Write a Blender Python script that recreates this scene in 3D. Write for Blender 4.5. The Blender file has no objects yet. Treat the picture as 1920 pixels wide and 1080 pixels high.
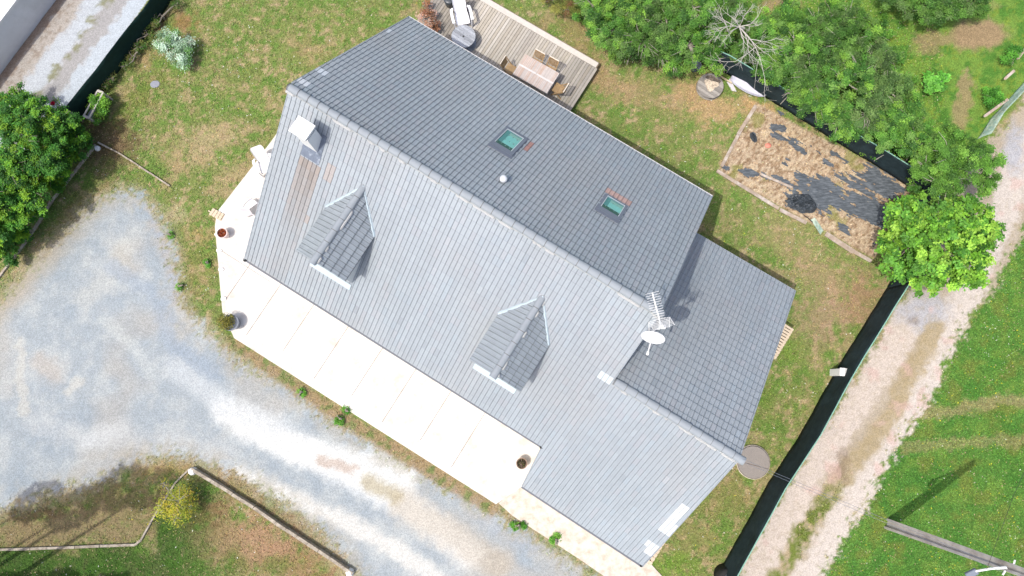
import bpy, bmesh, math, random
import numpy as np
from mathutils import Vector, Matrix
random.seed(7); RNG=np.random.default_rng(7)
C=bpy.context.scene.collection
# ------------------------------------------------------------------ camera
CH=31.0; F=1321.4; TX,TY=.1437,.0012
def _R():
    cx,sx=math.cos(TX),math.sin(TX); cy,sy=math.cos(TY),math.sin(TY)
    return np.array([[cy,0,sy],[0,1,0],[-sy,0,cy]])@np.array([[1,0,0],[0,cx,-sx],[0,sx,cx]])
R=_R()
cd=bpy.data.cameras.new('camera'); cam=bpy.data.objects.new('camera',cd); C.objects.link(cam)
M=Matrix([[R[i][j] for j in range(3)] for i in range(3)]).to_4x4(); M.translation=(0,0,CH)
cam.matrix_world=M; cd.sensor_width=36; cd.lens=F/1920*36; cd.clip_end=3000; cd.clip_start=.5
bpy.context.scene.camera=cam
# ------------------------------------------------------------------ light
EL=math.radians(63); AZ=math.radians(33.5)
L=Vector((math.cos(AZ)*math.cos(EL),math.sin(AZ)*math.cos(EL),-math.sin(EL)))
w=bpy.data.worlds.new('World'); bpy.context.scene.world=w; w.use_nodes=True
nt=w.node_tree; bg=nt.nodes['Background']; sk=nt.nodes.new('ShaderNodeTexSky'); sk.sky_type='NISHITA'
sk.sun_disc=False; sk.sun_elevation=EL; sk.sun_rotation=math.atan2(-L.x,-L.y); sk.air_density=.7; sk.dust_density=3.5
nt.links.new(sk.outputs[0],bg.inputs[0]); bg.inputs[1].default_value=.15
sd=bpy.data.lights.new('sun','SUN'); sd.energy=2.0; sd.angle=math.radians(.5); sd.color=(1,.965,.9)
so=bpy.data.objects.new('sun',sd); C.objects.link(so); so.rotation_euler=(-L).to_track_quat('Z','Y').to_euler(); so.location=(-20,-12,40)
sc=bpy.context.scene; sc.view_settings.view_transform='Standard'; sc.view_settings.look='None'
sc.view_settings.gamma=1; sc.view_settings.exposure=.79
sc.render.engine='CYCLES'
# ------------------------------------------------------------------ geometry of the place (metres; house frame u along the ridge, v to the back)
TH,OX,OY=.5579,-7.5867,10.1933
c_,s_=math.cos(TH),math.sin(TH)
def W(u,v,z=0.): return Vector((OX+u*c_+v*s_, OY-u*s_+v*c_, z))
def UV(x,y): x=x-OX;y=y-OY; return x*c_-y*s_, x*s_+y*c_
def G(px,py,z=0.):
    d=R@np.array([px-960,540-py,-F]); t=(z-CH)/d[2]; return Vector((d[0]*t,d[1]*t,z))
def GA(px,py,z):
    X=np.stack([np.asarray(px,float)-960,540-np.asarray(py,float),-F*np.ones(np.shape(px))],-1)@R.T
    t=(z-CH)/X[...,2]; return X[...,0]*t,X[...,1]*t
def PX(x,y,z=0.):
    q=np.stack([x,y,z-CH+0*x],-1)@R; return 960+F*q[...,0]/-q[...,2],540-F*q[...,1]/-q[...,2]
HR,HE,VF,VB=8.2675,3.4487,-5.8878,6.1628
U1,UF,U2,VG,VGF,VGB=14.62,14.03,19.70,-2.4902,-7.6914,5.0118
MF=(HR-HE)/-VF; MB_=(HR-HE)/VB; HG=HR+MF*VG; HGE=HR+MF*VGF; MG=(HG-HGE)/(VGB-VG)
def ray(px,py,h0,k):
    d=Vector(R@np.array([px-960,540-py,-F])); o=Vector((0,0,CH))
    g=lambda P:P.z-h0-k*((P.x-OX)*s_+(P.y-OY)*c_)
    a=g(o); return o+d*(-a/(g(o+d)-a))
PF=(HR,MF); PB=(HR,-MB_); PG=(HG+MG*VG,-MG)
# ------------------------------------------------------------------ helpers
def lin(c):
    c=np.asarray(c,float)/255.; return np.where(c<=.04045,c/12.92,((c+.055)/1.055)**2.4)
K=.60
def alb(c,k=1.): return tuple(float(v) for v in np.minimum(lin(c)*K*k,.85))
def tag(o,label=None,cat=None,group=None,kind=None):
    if label:o['label']=label
    if cat:o['category']=cat
    if group:o['group']=group
    if kind:o['kind']=kind
    return o
def empty(name,loc,label,cat,group=None,rz=0):
    o=bpy.data.objects.new(name,None); C.objects.link(o); o.location=loc; o.rotation_euler=(0,0,rz); o.empty_display_size=.2
    return tag(o,label,cat,group)
def link(name,me,mat,parent=None,smooth=False):
    if mat is not None and len(me.materials)==0: me.materials.append(mat)
    o=bpy.data.objects.new(name,me); C.objects.link(o)
    if parent is not None:
        o.parent=parent
        o.matrix_parent_inverse=Matrix.Identity(4)
    if smooth: me.polygons.foreach_set('use_smooth',[True]*len(me.polygons))
    return o
class MB:
    """collects shapes into one mesh"""
    def __init__(s): s.v=[];s.f=[];s.c=[]
    def add(s,vs,fs,col=None):
        b=len(s.v); s.v+= [tuple(p) for p in vs]; s.f+=[tuple(b+i for i in f) for f in fs]; s.c+=[col]*len(fs); return s
    def box(s,a,b,M=None,col=None):
        x0,y0,z0=a;x1,y1,z1=b
        vs=[Vector(p) for p in((x0,y0,z0),(x1,y0,z0),(x1,y1,z0),(x0,y1,z0),(x0,y0,z1),(x1,y0,z1),(x1,y1,z1),(x0,y1,z1))]
        if M is not None: vs=[M@p for p in vs]
        return s.add(vs,[(3,2,1,0),(4,5,6,7),(0,1,5,4),(1,2,6,5),(2,3,7,6),(3,0,4,7)],col)
    def beam(s,a,b,wd,h,col=None,up=Vector((0,0,1))):
        a=Vector(a);b=Vector(b);d=(b-a); l=d.length; d/=l
        if abs(d.dot(up))>.98: up=Vector((1,0,0))
        x=d.cross(up).normalized(); z=x.cross(d).normalized()
        Mx=Matrix(((x.x,d.x,z.x,a.x),(x.y,d.y,z.y,a.y),(x.z,d.z,z.z,a.z),(0,0,0,1)))
        return s.box((-wd/2,0,-h/2),(wd/2,l,h/2),Mx,col)
    def tube(s,pts,rad,n=6,cap=True,col=None):
        pts=[Vector(p) for p in pts]; rings=[]
        if not hasattr(rad,'__len__'): rad=[rad]*len(pts)
        for i,p in enumerate(pts):
            d=(pts[min(i+1,len(pts)-1)]-pts[max(i-1,0)]).normalized()
            a=Vector((0,0,1)) if abs(d.z)<.9 else Vector((1,0,0))
            x=d.cross(a).normalized(); y=x.cross(d)
            rings.append([p+(x*math.cos(t)+y*math.sin(t))*rad[i] for t in [2*math.pi*k/n for k in range(n)]])
        vs=[q for r in rings for q in r]; fs=[]
        for i in range(len(pts)-1):
            for k in range(n): fs.append((i*n+k,i*n+(k+1)%n,(i+1)*n+(k+1)%n,(i+1)*n+k))
        if cap: fs+= [tuple(range(n))[::-1],tuple((len(pts)-1)*n+k for k in range(n))]
        return s.add(vs,fs,col)
    def lathe(s,prof,n=24,M=None,col=None,close=True):
        vs=[];fs=[]
        for r,z in prof:
            for k in range(n):
                t=2*math.pi*k/n; p=Vector((r*math.cos(t),r*math.sin(t),z)); vs.append(M@p if M is not None else p)
        for i in range(len(prof)-1):
            for k in range(n): fs.append((i*n+k,i*n+(k+1)%n,(i+1)*n+(k+1)%n,(i+1)*n+k))
        if close: fs+=[tuple(range(n))[::-1],tuple((len(prof)-1)*n+k for k in range(n))]
        return s.add(vs,fs,col)
    def prism(s,poly,z0,z1,col=None):
        n=len(poly); P=[Vector(p) for p in poly]
        vs=[(p.x,p.y,z0) for p in P]+[(p.x,p.y,z1) for p in P]
        a=sum(P[i].x*P[(i+1)%n].y-P[(i+1)%n].x*P[i].y for i in range(n))
        idx=list(range(n))
        fs=[tuple(idx[::-1]),tuple(n+i for i in idx)]+[(i,(i+1)%n,n+(i+1)%n,n+i) for i in idx]
        if a<0: fs=[f[::-1] for f in fs]
        return s.add(vs,fs,col)
    def mesh(s,name='m'):
        me=bpy.data.meshes.new(name); me.from_pydata(s.v,[],s.f); 
        if any(c is not None for c in s.c):
            at=me.attributes.new('Col','FLOAT_COLOR','FACE'); 
            at.data.foreach_set('color',np.array([(*(c or (.5,.5,.5)),1.) for c in s.c],dtype=np.float32).ravel())
        me.update(); return me
    def build(s,name,mat,parent=None,smooth=False,bevel=0):
        me=s.mesh(name)
        if bevel:
            bm=bmesh.new(); bm.from_mesh(me); bmesh.ops.bevel(bm,geom=bm.edges[:],offset=bevel,segments=1,affect='EDGES',clamp_overlap=True); bm.to_mesh(me); bm.free()
        o=link(name,me,mat,parent,smooth)
        if parent is not None:  # vertices are given in world space
            pm=Matrix.Identity(4); p=parent
            chain=[]
            while p is not None: chain.append(p); p=p.parent
            for p in reversed(chain): pm=pm@p.matrix_parent_inverse@Matrix.LocRotScale(p.location,p.rotation_euler,p.scale)
            me.transform(pm.inverted())
        return o
def soft_normals(o,ang=40):
    me=o.data; me.polygons.foreach_set('use_smooth',[True]*len(me.polygons)); me.set_sharp_from_angle(angle=math.radians(ang))
# ------------------------------------------------------------------ materials
def mat(name,col,rough=.7,var=.12,scale=6,bump=.0,bscale=40,metal=0,spec=.3,col2=None,thr=.55,soft=.1,dscale=2.,stretch=None,attr=False,coat=0):
    m=bpy.data.materials.new(name); m.use_nodes=True; N=m.node_tree.nodes; Lk=m.node_tree.links; b=N['Principled BSDF']
    b.inputs['Roughness'].default_value=rough; b.inputs['Metallic'].default_value=metal; b.inputs['Specular IOR Level'].default_value=spec
    tc=N.new('ShaderNodeTexCoord'); src=tc.outputs['Object']
    if stretch:
        mp=N.new('ShaderNodeMapping'); mp.inputs['Scale'].default_value=stretch[0]; mp.inputs['Rotation'].default_value=stretch[1]; Lk.new(src,mp.inputs[0]); src=mp.outputs[0]
    no=N.new('ShaderNodeTexNoise'); no.inputs['Scale'].default_value=scale; no.inputs['Detail'].default_value=5; no.inputs['Roughness'].default_value=.65; Lk.new(src,no.inputs['Vector'])
    mr=N.new('ShaderNodeMapRange'); mr.inputs[1].default_value=.25; mr.inputs[2].default_value=.75; mr.inputs[3].default_value=1-var; mr.inputs[4].default_value=1+var; Lk.new(no.outputs[0],mr.inputs[0])
    mx=N.new('ShaderNodeMix'); mx.data_type='RGBA'; mx.blend_type='MULTIPLY'; mx.inputs[0].default_value=1
    if attr:
        at=N.new('ShaderNodeAttribute'); at.attribute_name='Col'; base=at.outputs['Color']; Lk.new(base,mx.inputs[6])
    elif col2 is not None:
        n2=N.new('ShaderNodeTexNoise'); n2.inputs['Scale'].default_value=dscale; n2.inputs['Detail'].default_value=6; n2.inputs['Roughness'].default_value=.7; Lk.new(src,n2.inputs['Vector'])
        r2=N.new('ShaderNodeMapRange'); r2.inputs[1].default_value=thr-soft; r2.inputs[2].default_value=thr+soft; Lk.new(n2.outputs[0],r2.inputs[0])
        m2=N.new('ShaderNodeMix'); m2.data_type='RGBA'; m2.inputs[6].default_value=(*col,1); m2.inputs[7].default_value=(*col2,1); Lk.new(r2.outputs[0],m2.inputs[0]); Lk.new(m2.outputs[2],mx.inputs[6])
    else: mx.inputs[6].default_value=(*col,1)
    cb=N.new('ShaderNodeCombineColor')
    for i in range(3): Lk.new(mr.outputs[0],cb.inputs[i])
    Lk.new(cb.outputs[0],mx.inputs[7]); Lk.new(mx.outputs[2],b.inputs['Base Color'])
    if bump:
        nb=N.new('ShaderNodeTexNoise'); nb.inputs['Scale'].default_value=bscale; nb.inputs['Detail'].default_value=4; Lk.new(src,nb.inputs['Vector'])
        bp=N.new('ShaderNodeBump'); bp.inputs['Strength'].default_value=1; bp.inputs['Distance'].default_value=bump; Lk.new(nb.outputs[0],bp.inputs['Height']); Lk.new(bp.outputs[0],b.inputs['Normal'])
    if coat: b.inputs['Coat Weight'].default_value=coat
    return m
def leafmat(name,trans=.25,rough=.55):
    m=bpy.data.materials.new(name); m.use_nodes=True; N=m.node_tree.nodes; Lk=m.node_tree.links; b=N['Principled BSDF']; out=N['Material Output']
    at=N.new('ShaderNodeAttribute'); at.attribute_name='Col'; Lk.new(at.outputs['Color'],b.inputs['Base Color']); b.inputs['Roughness'].default_value=rough; b.inputs['Specular IOR Level'].default_value=.25
    tr=N.new('ShaderNodeBsdfTranslucent'); Lk.new(at.outputs['Color'],tr.inputs[0]); ms=N.new('ShaderNodeMixShader'); ms.inputs[0].default_value=trans
    Lk.new(b.outputs[0],ms.inputs[1]); Lk.new(tr.outputs[0],ms.inputs[2]); Lk.new(ms.outputs[0],out.inputs[0]); return m
def groundmat(name,grain,amp,speck,bumpd):
    m=bpy.data.materials.new(name); m.use_nodes=True; N=m.node_tree.nodes; Lk=m.node_tree.links; b=N['Principled BSDF']; b.inputs['Roughness'].default_value=.95; b.inputs['Specular IOR Level'].default_value=.1
    at=N.new('ShaderNodeAttribute'); at.attribute_name='Col'; tc=N.new('ShaderNodeTexCoord'); src=tc.outputs['Object']
    def noise(s,d,r=.7):
        n=N.new('ShaderNodeTexNoise'); n.inputs['Scale'].default_value=s; n.inputs['Detail'].default_value=d; n.inputs['Roughness'].default_value=r; Lk.new(src,n.inputs['Vector']); return n.outputs[0]
    def rng(s,a,b_,c,d):
        r=N.new('ShaderNodeMapRange'); [r.inputs[i+1].__setattr__('default_value',v) for i,v in enumerate((a,b_,c,d))]; Lk.new(s,r.inputs[0]); return r.outputs[0]
    def mul(a,b_):
        x=N.new('ShaderNodeMath'); x.operation='MULTIPLY'; Lk.new(a,x.inputs[0]); Lk.new(b_,x.inputs[1]); return x.outputs[0]
    v=mul(rng(noise(grain,3,.75),.3,.7,1-amp,1+amp),rng(noise(3.5,6),.3,.7,1-amp*.45,1+amp*.45))
    vo=N.new('ShaderNodeTexVoronoi'); vo.inputs['Scale'].default_value=grain*.9; Lk.new(src,vo.inputs['Vector'])
    sp=N.new('ShaderNodeSeparateColor'); Lk.new(vo.outputs['Color'],sp.inputs[0]); v=mul(v,rng(sp.outputs[0],0,1,1-speck,1+speck))
    mx=N.new('ShaderNodeMix'); mx.data_type='RGBA'; mx.blend_type='MULTIPLY'; mx.inputs[0].default_value=1; Lk.new(at.outputs['Color'],mx.inputs[6])
    cb=N.new('ShaderNodeCombineColor'); [Lk.new(v,cb.inputs[i]) for i in range(3)]; Lk.new(cb.outputs[0],mx.inputs[7]); Lk.new(mx.outputs[2],b.inputs['Base Color'])
    bp=N.new('ShaderNodeBump'); bp.inputs['Distance'].default_value=bumpd; Lk.new(noise(grain*.7,4),bp.inputs['Height']); Lk.new(bp.outputs[0],b.inputs['Normal'])
    return m
m_tile=mat('slate_grey_tile',(0,0,0),rough=.42,var=.05,scale=14,bump=.0015,bscale=60,attr=True,spec=1.)
m_attr=mat('painted_parts',(0,0,0),rough=.75,var=.1,scale=10,attr=True)
m_cap=mat('grey_ridge_tile',(.25,.275,.295),rough=.6,var=.06,scale=4,spec=.4); m_capr=mat('ridge_tile',(0,0,0),rough=.6,var=.07,scale=4,spec=.4,attr=True)
m_mortar=mat('mortar',(.43,.43,.42),.9,.08,20,bump=.004)
m_lead=mat('pale_flashing',(.44,.52,.56),.6,.08,9,bump=.01,bscale=18)
m_white=mat('white_render',(.72,.71,.69),.8,.05,3)
m_wall=mat('cream_render',(.62,.58,.5),.9,.06,3,bump=.003)
m_zinc=mat('zinc_gutter',(.13,.14,.16),.5,.08,8)
m_lgut=mat('pale_gutter',(.62,.6,.58),.5,.08,8)
m_plastic=mat('white_plastic',(.80,.79,.81),.4,.02,6,spec=.45)
m_frame=mat('grey_window_frame',(.16,.18,.22),.45,.05,9)
m_alu=mat('light_aluminium',(.62,.64,.66),.35,.05,9,metal=.3)
m_conc=mat('concrete',(.655,.625,.575),.9,.10,34,col2=(.50,.44,.385),thr=.57,soft=.12,dscale=1.3,bump=.004)
m_conc2=mat('worn_concrete',(.60,.535,.46),.9,.10,26,col2=(.42,.35,.27),thr=.56,soft=.12,dscale=3,bump=.004)
m_kerb=mat('weathered_kerb',(.42,.37,.30),.9,.18,12,col2=(.25,.21,.16),thr=.5,dscale=5,bump=.004)
m_dark=mat('dark_gap',(.03,.03,.03),.9)
m_net=mat('dark_shade_net',(.018,.031,.036),.75,.25,5,bump=.01,bscale=3,col2=(.025,.042,.048),thr=.5,dscale=1.2,spec=.15)
m_netg=mat('dark_green_shade_net',(.010,.030,.026),.75,.25,5,bump=.01,bscale=3,spec=.15)
m_edge=mat('green_net_edge',(.22,.42,.33),.8,.15,20)
m_post=mat('weathered_post',(.45,.42,.37),.85,.15,12)
m_plank=mat('old_brown_plank',(.34,.27,.21),.9,.25,5,col2=(.50,.45,.40),thr=.56,dscale=2.2)
m_wood=mat('weathered_wood',(.42,.40,.37),.85,.2,5,stretch=((1,12,1),(0,0,0)))
m_bark=mat('grey_bark',(.24,.21,.17),.9,.2,10,bump=.01)
m_twig=mat('bleached_twigs',(.50,.47,.42),.9,.15,14)
m_steel=mat('galvanised_steel',(.62,.64,.66),.4,.06,9,metal=.2)
m_tarp=mat('black_plastic_sheet',(.045,.055,.065),.38,.3,3,bump=.02,bscale=6,spec=.5)
m_terra=mat('terracotta',(.42,.16,.10),.85,.1,9)
m_soil=mat('soil',(.10,.07,.05),1,.3,30,bump=.02)
m_leaf=leafmat('leaves'); m_grass=leafmat('grass_blades',.2,.7)
m_lawn=groundmat('lawn_ground',26,.30,.22,.02); m_grav=groundmat('gravel_ground',30,.13,.17,.010)
m_chairp=mat('pink_grey_plastic',(.52,.49,.50),.6,.04,6)
gl=bpy.data.materials.new('teal_glass'); gl.use_nodes=True; b=gl.node_tree.nodes['Principled BSDF']; b.inputs['Base Color'].default_value=(.20,.47,.46,1); b.inputs['Roughness'].default_value=.06; b.inputs['Specular IOR Level'].default_value=.6
tcg=gl.node_tree.nodes.new('ShaderNodeTexNoise'); tcg.inputs['Scale'].default_value=1.2
# ------------------------------------------------------------------ numpy noise + ground painting
def hsh(i,j,s):
    n=(i*374761393+j*668265263+s*1442695041)&0xffffffff
    n=((n^(n>>13))*1274126177)&0xffffffff; n=n^(n>>16); return (n&0xffff)/65535.
def vn(x,y,s=0):
    xi=np.floor(x).astype(np.int64); yi=np.floor(y).astype(np.int64); fx=x-xi; fy=y-yi; fx=fx*fx*(3-2*fx); fy=fy*fy*(3-2*fy)
    a=hsh(xi,yi,s);b=hsh(xi+1,yi,s);c=hsh(xi,yi+1,s);d=hsh(xi+1,yi+1,s)
    return (a*(1-fx)+b*fx)*(1-fy)+(c*(1-fx)+d*fx)*fy
def fbm(x,y,s=0,o=4,g=.55):
    t=0;a=1;n=0
    for k in range(o): t=t+a*vn(x*2**k+17.3*k,y*2**k-9.1*k,s+k); n+=a; a*=g
    return t/n
def sd_poly(px,py,poly):
    P=np.array(poly,float); d=np.full(px.shape,1e9); ins=np.zeros(px.shape,bool)
    for i in range(len(P)):
        a=P[i];b=P[(i+1)%len(P)]; ex,ey=b-a; wx=px-a[0];wy=py-a[1]
        t=np.clip((wx*ex+wy*ey)/(ex*ex+ey*ey+1e-9),0,1); d=np.minimum(d,np.hypot(wx-ex*t,wy-ey*t))
        cnd=((a[1]<=py)&(b[1]>py))|((b[1]<=py)&(a[1]>py))
        xx=a[0]+(py-a[1])*ex/np.where(abs(ey)<1e-9,1e-9,ey); ins^=cnd&(px<xx)
    return np.where(ins,-d,d)
def d_line(px,py,pts):
    d=np.full(px.shape,1e9)
    for a,b in zip(pts[:-1],pts[1:]):
        ex,ey=b[0]-a[0],b[1]-a[1]; wx=px-a[0];wy=py-a[1]; t=np.clip((wx*ex+wy*ey)/(ex*ex+ey*ey),0,1); d=np.minimum(d,np.hypot(wx-ex*t,wy-ey*t))
    return d
def sst(a,b,x): t=np.clip((x-a)/(b-a),0,1); return t*t*(3-2*t)
DRIVE=[(-80,640),(0,575),(60,505),(120,440),(165,392),(215,365),(262,368),(300,415),(322,470),(330,540),(352,590),(400,640),(450,682),(520,712),(600,775),(700,835),(800,893),(900,950),(1000,1010),(1060,1050),(1130,1110),(1170,1200),(760,1200),(700,1100),(620,1010),(560,960),(480,905),(400,868),(330,852),(265,855),(215,880),(160,905),(100,920),(40,940),(-80,970)]
NROAD=[(-200,-300),(520,-300),(278,0),(200,107),(112,215),(20,330),(-200,600)]
LANE=[(2100,-60),(1935,165),(1890,235),(1850,262),(1790,350),(1750,440),(1690,560),(1640,650),(1540,810),(1445,968),(1385,1075),(1250,1300),(1420,1300),(1540,1085),(1560,1047),(1592,990),(1624,955),(1630,930),(1665,860),(1702,808),(1738,755),(1760,712),(1790,647),(1815,597),(1865,538),(1892,480),(1930,405),(2100,230)]
MEADOW=[(1420,1300),(1540,1085),(1560,1047),(1592,990),(1624,955),(1665,860),(1702,808),(1738,755),(1790,647),(1865,538),(1930,405),(2100,230),(2600,0),(2600,1500)]
BEYOND=[(1250,-300),(2150,-300),(1930,150),(1850,262),(1790,350),(1690,300),(1600,260),(1440,150),(1330,95),(1180,90),(1050,20),(960,-80)]
BEDP=[(1345,322),(1418,193),(1712,350),(1640,485)]
LOWL=[(-100,1032),(120,1026),(258,1021),(295,958),(362,880),(480,948),(665,1076),(760,1200),(-100,1400)]
BLOBS=[# x,y,rx,ry,angle,colour,weight
 (390,270,70,40,-30,(196,172,136),.9),(440,330,60,30,-40,(190,165,130),.8),(330,300,50,25,20,(190,165,125),.5),(520,300,60,50,0,(180,150,115),.5),
 (345,38,25,18,0,(170,125,90),.8),(570,90,40,25,30,(180,158,115),.5),(600,150,60,20,-30,(175,150,110),.45),(250,200,80,30,-50,(135,135,70),.5),
 (270,110,30,14,-55,(190,160,120),.8),(1130,150,70,22,40,(185,155,120),.8),(1200,170,90,26,20,(180,155,118),.7),(1080,60,30,60,-40,(170,145,105),.7),
 (1010,60,30,30,0,(165,140,105),.6),(1340,210,60,30,10,(205,170,130),.95),(1300,170,40,30,0,(200,165,125),.9),(1420,205,40,18,30,(215,175,130),.95),
 (1480,450,70,40,30,(180,162,120),.6),(1560,520,80,40,25,(185,155,125),.7),(1540,600,50,60,40,(180,150,125),.75),(1620,560,40,50,30,(175,140,112),.8),(1400,600,50,30,0,(120,150,65),.6),
 (1380,420,40,50,0,(150,150,95),.4),(1450,640,60,50,20,(120,155,60),.7),(1420,740,50,60,20,(118,150,62),.7),(1350,930,60,50,0,(160,145,95),.5),(1300,1010,50,40,0,(170,150,105),.5),
 (1260,1060,50,25,0,(120,160,55),.7),(350,560,30,60,0,(170,145,105),.5),(370,480,30,60,0,(165,150,95),.4),(380,440,25,20,0,(200,165,125),.6),(500,690,80,14,32,(185,165,135),.8),
 (640,790,200,14,32,(178,150,112),.95),(850,900,160,14,32,(178,150,112),.9),(330,400,25,18,0,(200,185,150),.6),
 (60,560,70,30,-40,(185,165,125),.8),(110,470,70,25,-48,(190,172,140),.9),(40,620,50,25,-40,(175,160,125),.6),(140,400,60,20,-45,(150,140,85),.8),
 (90,990,140,45,0,(140,122,88),.9),(230,950,120,55,10,(146,126,92),.9),(330,880,110,22,5,(180,150,108),.85),(430,900,70,22,30,(172,146,108),.85),(20,1000,90,30,0,(160,142,106),.9),(150,985,150,36,0,(164,146,110),.9),(560,1000,110,26,40,(160,138,108),.85),(640,1060,90,30,40,(190,170,132),.9),
 (60,935,90,14,-8,(185,160,110),.7),(60,960,60,18,0,(118,90,62),.6),
 (440,1010,110,60,30,(182,146,116),.95),(560,1060,90,40,30,(170,136,102),.9),(380,960,50,30,0,(140,112,80),.9),(500,1010,70,40,0,(188,152,122),.7),(440,1060,20,40,0,(100,130,50),.7),(520,1060,30,20,0,(90,130,45),.6),
 (200,260,60,40,0,(120,95,75),.9),(215,290,60,40,-40,(120,100,75),.6),(255,60,24,90,38,(120,92,66),.95),(290,20,20,40,38,(120,92,66),.95),  # last two strips: brown earth whose dark colour also adds fence shade
]
def paint(x,y):
    """albedo, class (0 garden,1 drive,2 neighbour road,3 lane,4 meadow,5 bed), grassiness"""
    px,py=PX(x,y); px0,py0=px,py
    n1=fbm(x*.9,y*.9,1); n2=fbm(x*2.6,y*2.6,5); n3=fbm(x*7,y*7,9,3); n4=fbm(x*.35,y*.35,14,3)
    wx=(n2-.5)*26+(n3-.5)*14; wy=(fbm(x*2.6,y*2.6,33)-.5)*26+(fbm(x*7,y*7,44,3)-.5)*14
    px=px+wx; py=py+wy
    def A(c): return lin(c)*K
    def mix(a,c,t): return a*(1-t[...,None])+A(c)*t[...,None]
    col=np.tile(A((138,152,86)),(*x.shape,1))
    col=mix(col,(116,150,70),sst(.46,.62,n2)*.8); col=mix(col,(182,162,122),sst(.5,.7,fbm(x*2.1,y*2.1,21,5,.7))*.75); col=mix(col,(200,176,140),sst(.58,.74,fbm(x*4,y*4,27,4,.7))*.8)
    grass=np.ones(x.shape)
    for bx,by,rx,ry,a,cc,wt in BLOBS:
        ca,sa=math.cos(math.radians(a)),math.sin(math.radians(a)); dx=px-bx;dy=py-by
        r=np.hypot((dx*ca+dy*sa)/rx,(-dx*sa+dy*ca)/ry); t=.8*wt*(1-sst(.3,1.35,r+(n3-.5)*1.2+(n2-.5)*.8)); col=mix(col,cc,t)
    cls=np.zeros(x.shape,int)
    # lower left lawn beyond the kerb
    d=sd_poly(px0,py0,LOWL); t=(d<0)*1.; gl_=sst(470,300,px)*t
    col=mix(col,(62,104,38),gl_*.8*sst(.3,.6,n1+.12)); col=mix(col,(84,120,46),gl_*.4*sst(.5,.6,n2))
    # garden beyond the hedge
    d=sd_poly(px,py,BEYOND); t=sst(6,-6,d); col=mix(col,(124,160,70),t); col=mix(col,(94,142,58),t*sst(.48,.64,n2)); col=mix(col,(140,158,62),t*sst(.55,.7,n3)*.6)
    for bx,by,rx,ry,wt in[(1835,65,60,34,.95),(1750,75,45,16,.7),(1812,165,14,40,.75),(1800,215,16,30,.7),(1740,95,30,12,.6),(1465,10,40,16,.8),(1850,10,40,10,.3)]:
        r=np.hypot((px-bx)/rx,(py-by)/ry); col=mix(col,(176,150,116),wt*t*(1-sst(.6,1.2,r)))
    # meadow
    d=sd_poly(px,py,MEADOW); t=sst(6,-6,d+(fbm(x*12,y*12,119,3)-.5)*30); col=mix(col,(100,146,64),t); col=mix(col,(126,160,72),t*sst(.45,.66,n2)*.7); col=mix(col,(78,134,54),t*sst(.5,.7,n1)*.6); col=mix(col,(132,140,70),t*sst(.52,.74,fbm(x*1.3,y*1.3,61))*.6)
    for pts,wd,wt in [([(1700,770),(1790,770),(1860,752),(1960,745)],13,.75),([(1700,838),(1800,830),(1960,828)],11,.55)]:
        q=d_line(px,py,pts); col=mix(col,(166,156,112),t*wt*(1-sst(wd*.4,wd*1.3,q)))
    cls[(sd_poly(px0+wx*.5,py0+wy*.5,MEADOW)<0)]=4
    # bed
    d=sd_poly(px0,py0,BEDP); tb=sst(2,-2,d); n5=fbm(x*14,y*14,15,3); col=mix(col,(206,182,152),tb); col=mix(col,(170,142,112),tb*sst(.5,.62,n3)*.8); col=mix(col,(222,198,162),tb*sst(.54,.66,n2)*.7); col=mix(col,(232,214,184),tb*sst(.56,.66,n5)*.6); col=mix(col,(140,112,84),tb*sst(.58,.68,1-n5)*.7); col=mix(col,(150,152,84),tb*sst(.6,.7,n1)*.7)
    col=mix(col,(96,74,54),tb*(1-sst(.5,1.2,np.hypot((px-1680)/26,(py-410)/50)))*.9)
    cls[d<0]=5
    # driveway
    d=sd_poly(px,py,DRIVE); n6=fbm(x*16,y*16,19,3); t=sst(15,-11,d+(n3-.5)*34+(n6-.5)*34)
    g=np.tile(A((180,189,193)),(*x.shape,1)); g=mix(g,(200,205,204),sst(.42,.66,n1)*.8); g=mix(g,(168,180,188),sst(.45,.7,fbm(x*.8,y*.8,71))*.6); g=mix(g,(200,192,178),sst(.5,.72,n4)*.5); g=mix(g,(206,210,208),sst(.5,.75,n2)*.35)
    g=mix(g,(190,172,140),(1-sst(40,150,px0+ (py0-480)*.9))*.75*(py0<700)); 
    for pts,wd,wt,cc in [([(420,770),(540,830),(660,890),(780,960),(880,1040)],30,.9,(246,247,243)),([(460,800),(560,850),(700,870),(760,900)],28,.85,(244,245,240)),([(450,890),(560,940),(640,975),(760,1040),(820,1090)],20,.9,(236,234,226)),([(330,690),(420,760),(520,800)],26,.6,(222,226,226)),([(60,790),(160,820),(300,830),(420,850)],22,.4,(214,216,214)),
        ([(250,440),(200,520),(160,560)],22,.5,(214,214,206)),([(40,640),(40,720),(45,770)],10,.7,(216,214,204)),([(130,735),(150,715)],12,.7,(220,218,208)),([(190,600),(250,650),(280,700)],12,.5,(214,218,214)),([(160,830),(230,800)],18,.5,(222,224,222)),
        ([(760,950),(860,1010),(930,1060)],36,.6,(204,190,168)),([(690,905),(740,930)],18,.7,(190,176,138)),([(600,862),(660,880)],12,.6,(196,168,146)),([(80,680),(100,700)],24,.5,(205,192,176)),([(230,480),(240,510)],20,.5,(196,192,180)),([(900,960),(1000,1020)],26,.5,(180,186,192)),([(280,380),(320,500),(330,560)],12,.6,(182,186,194)),([(210,500),(300,560),(320,640),(400,700)],18,.5,(168,182,196))]:
        q=d_line(px0+wx*.7,py0+wy*.7,pts); g=mix(g,cc,wt*(1-sst(wd*.3,wd*1.4,q)))
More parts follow.
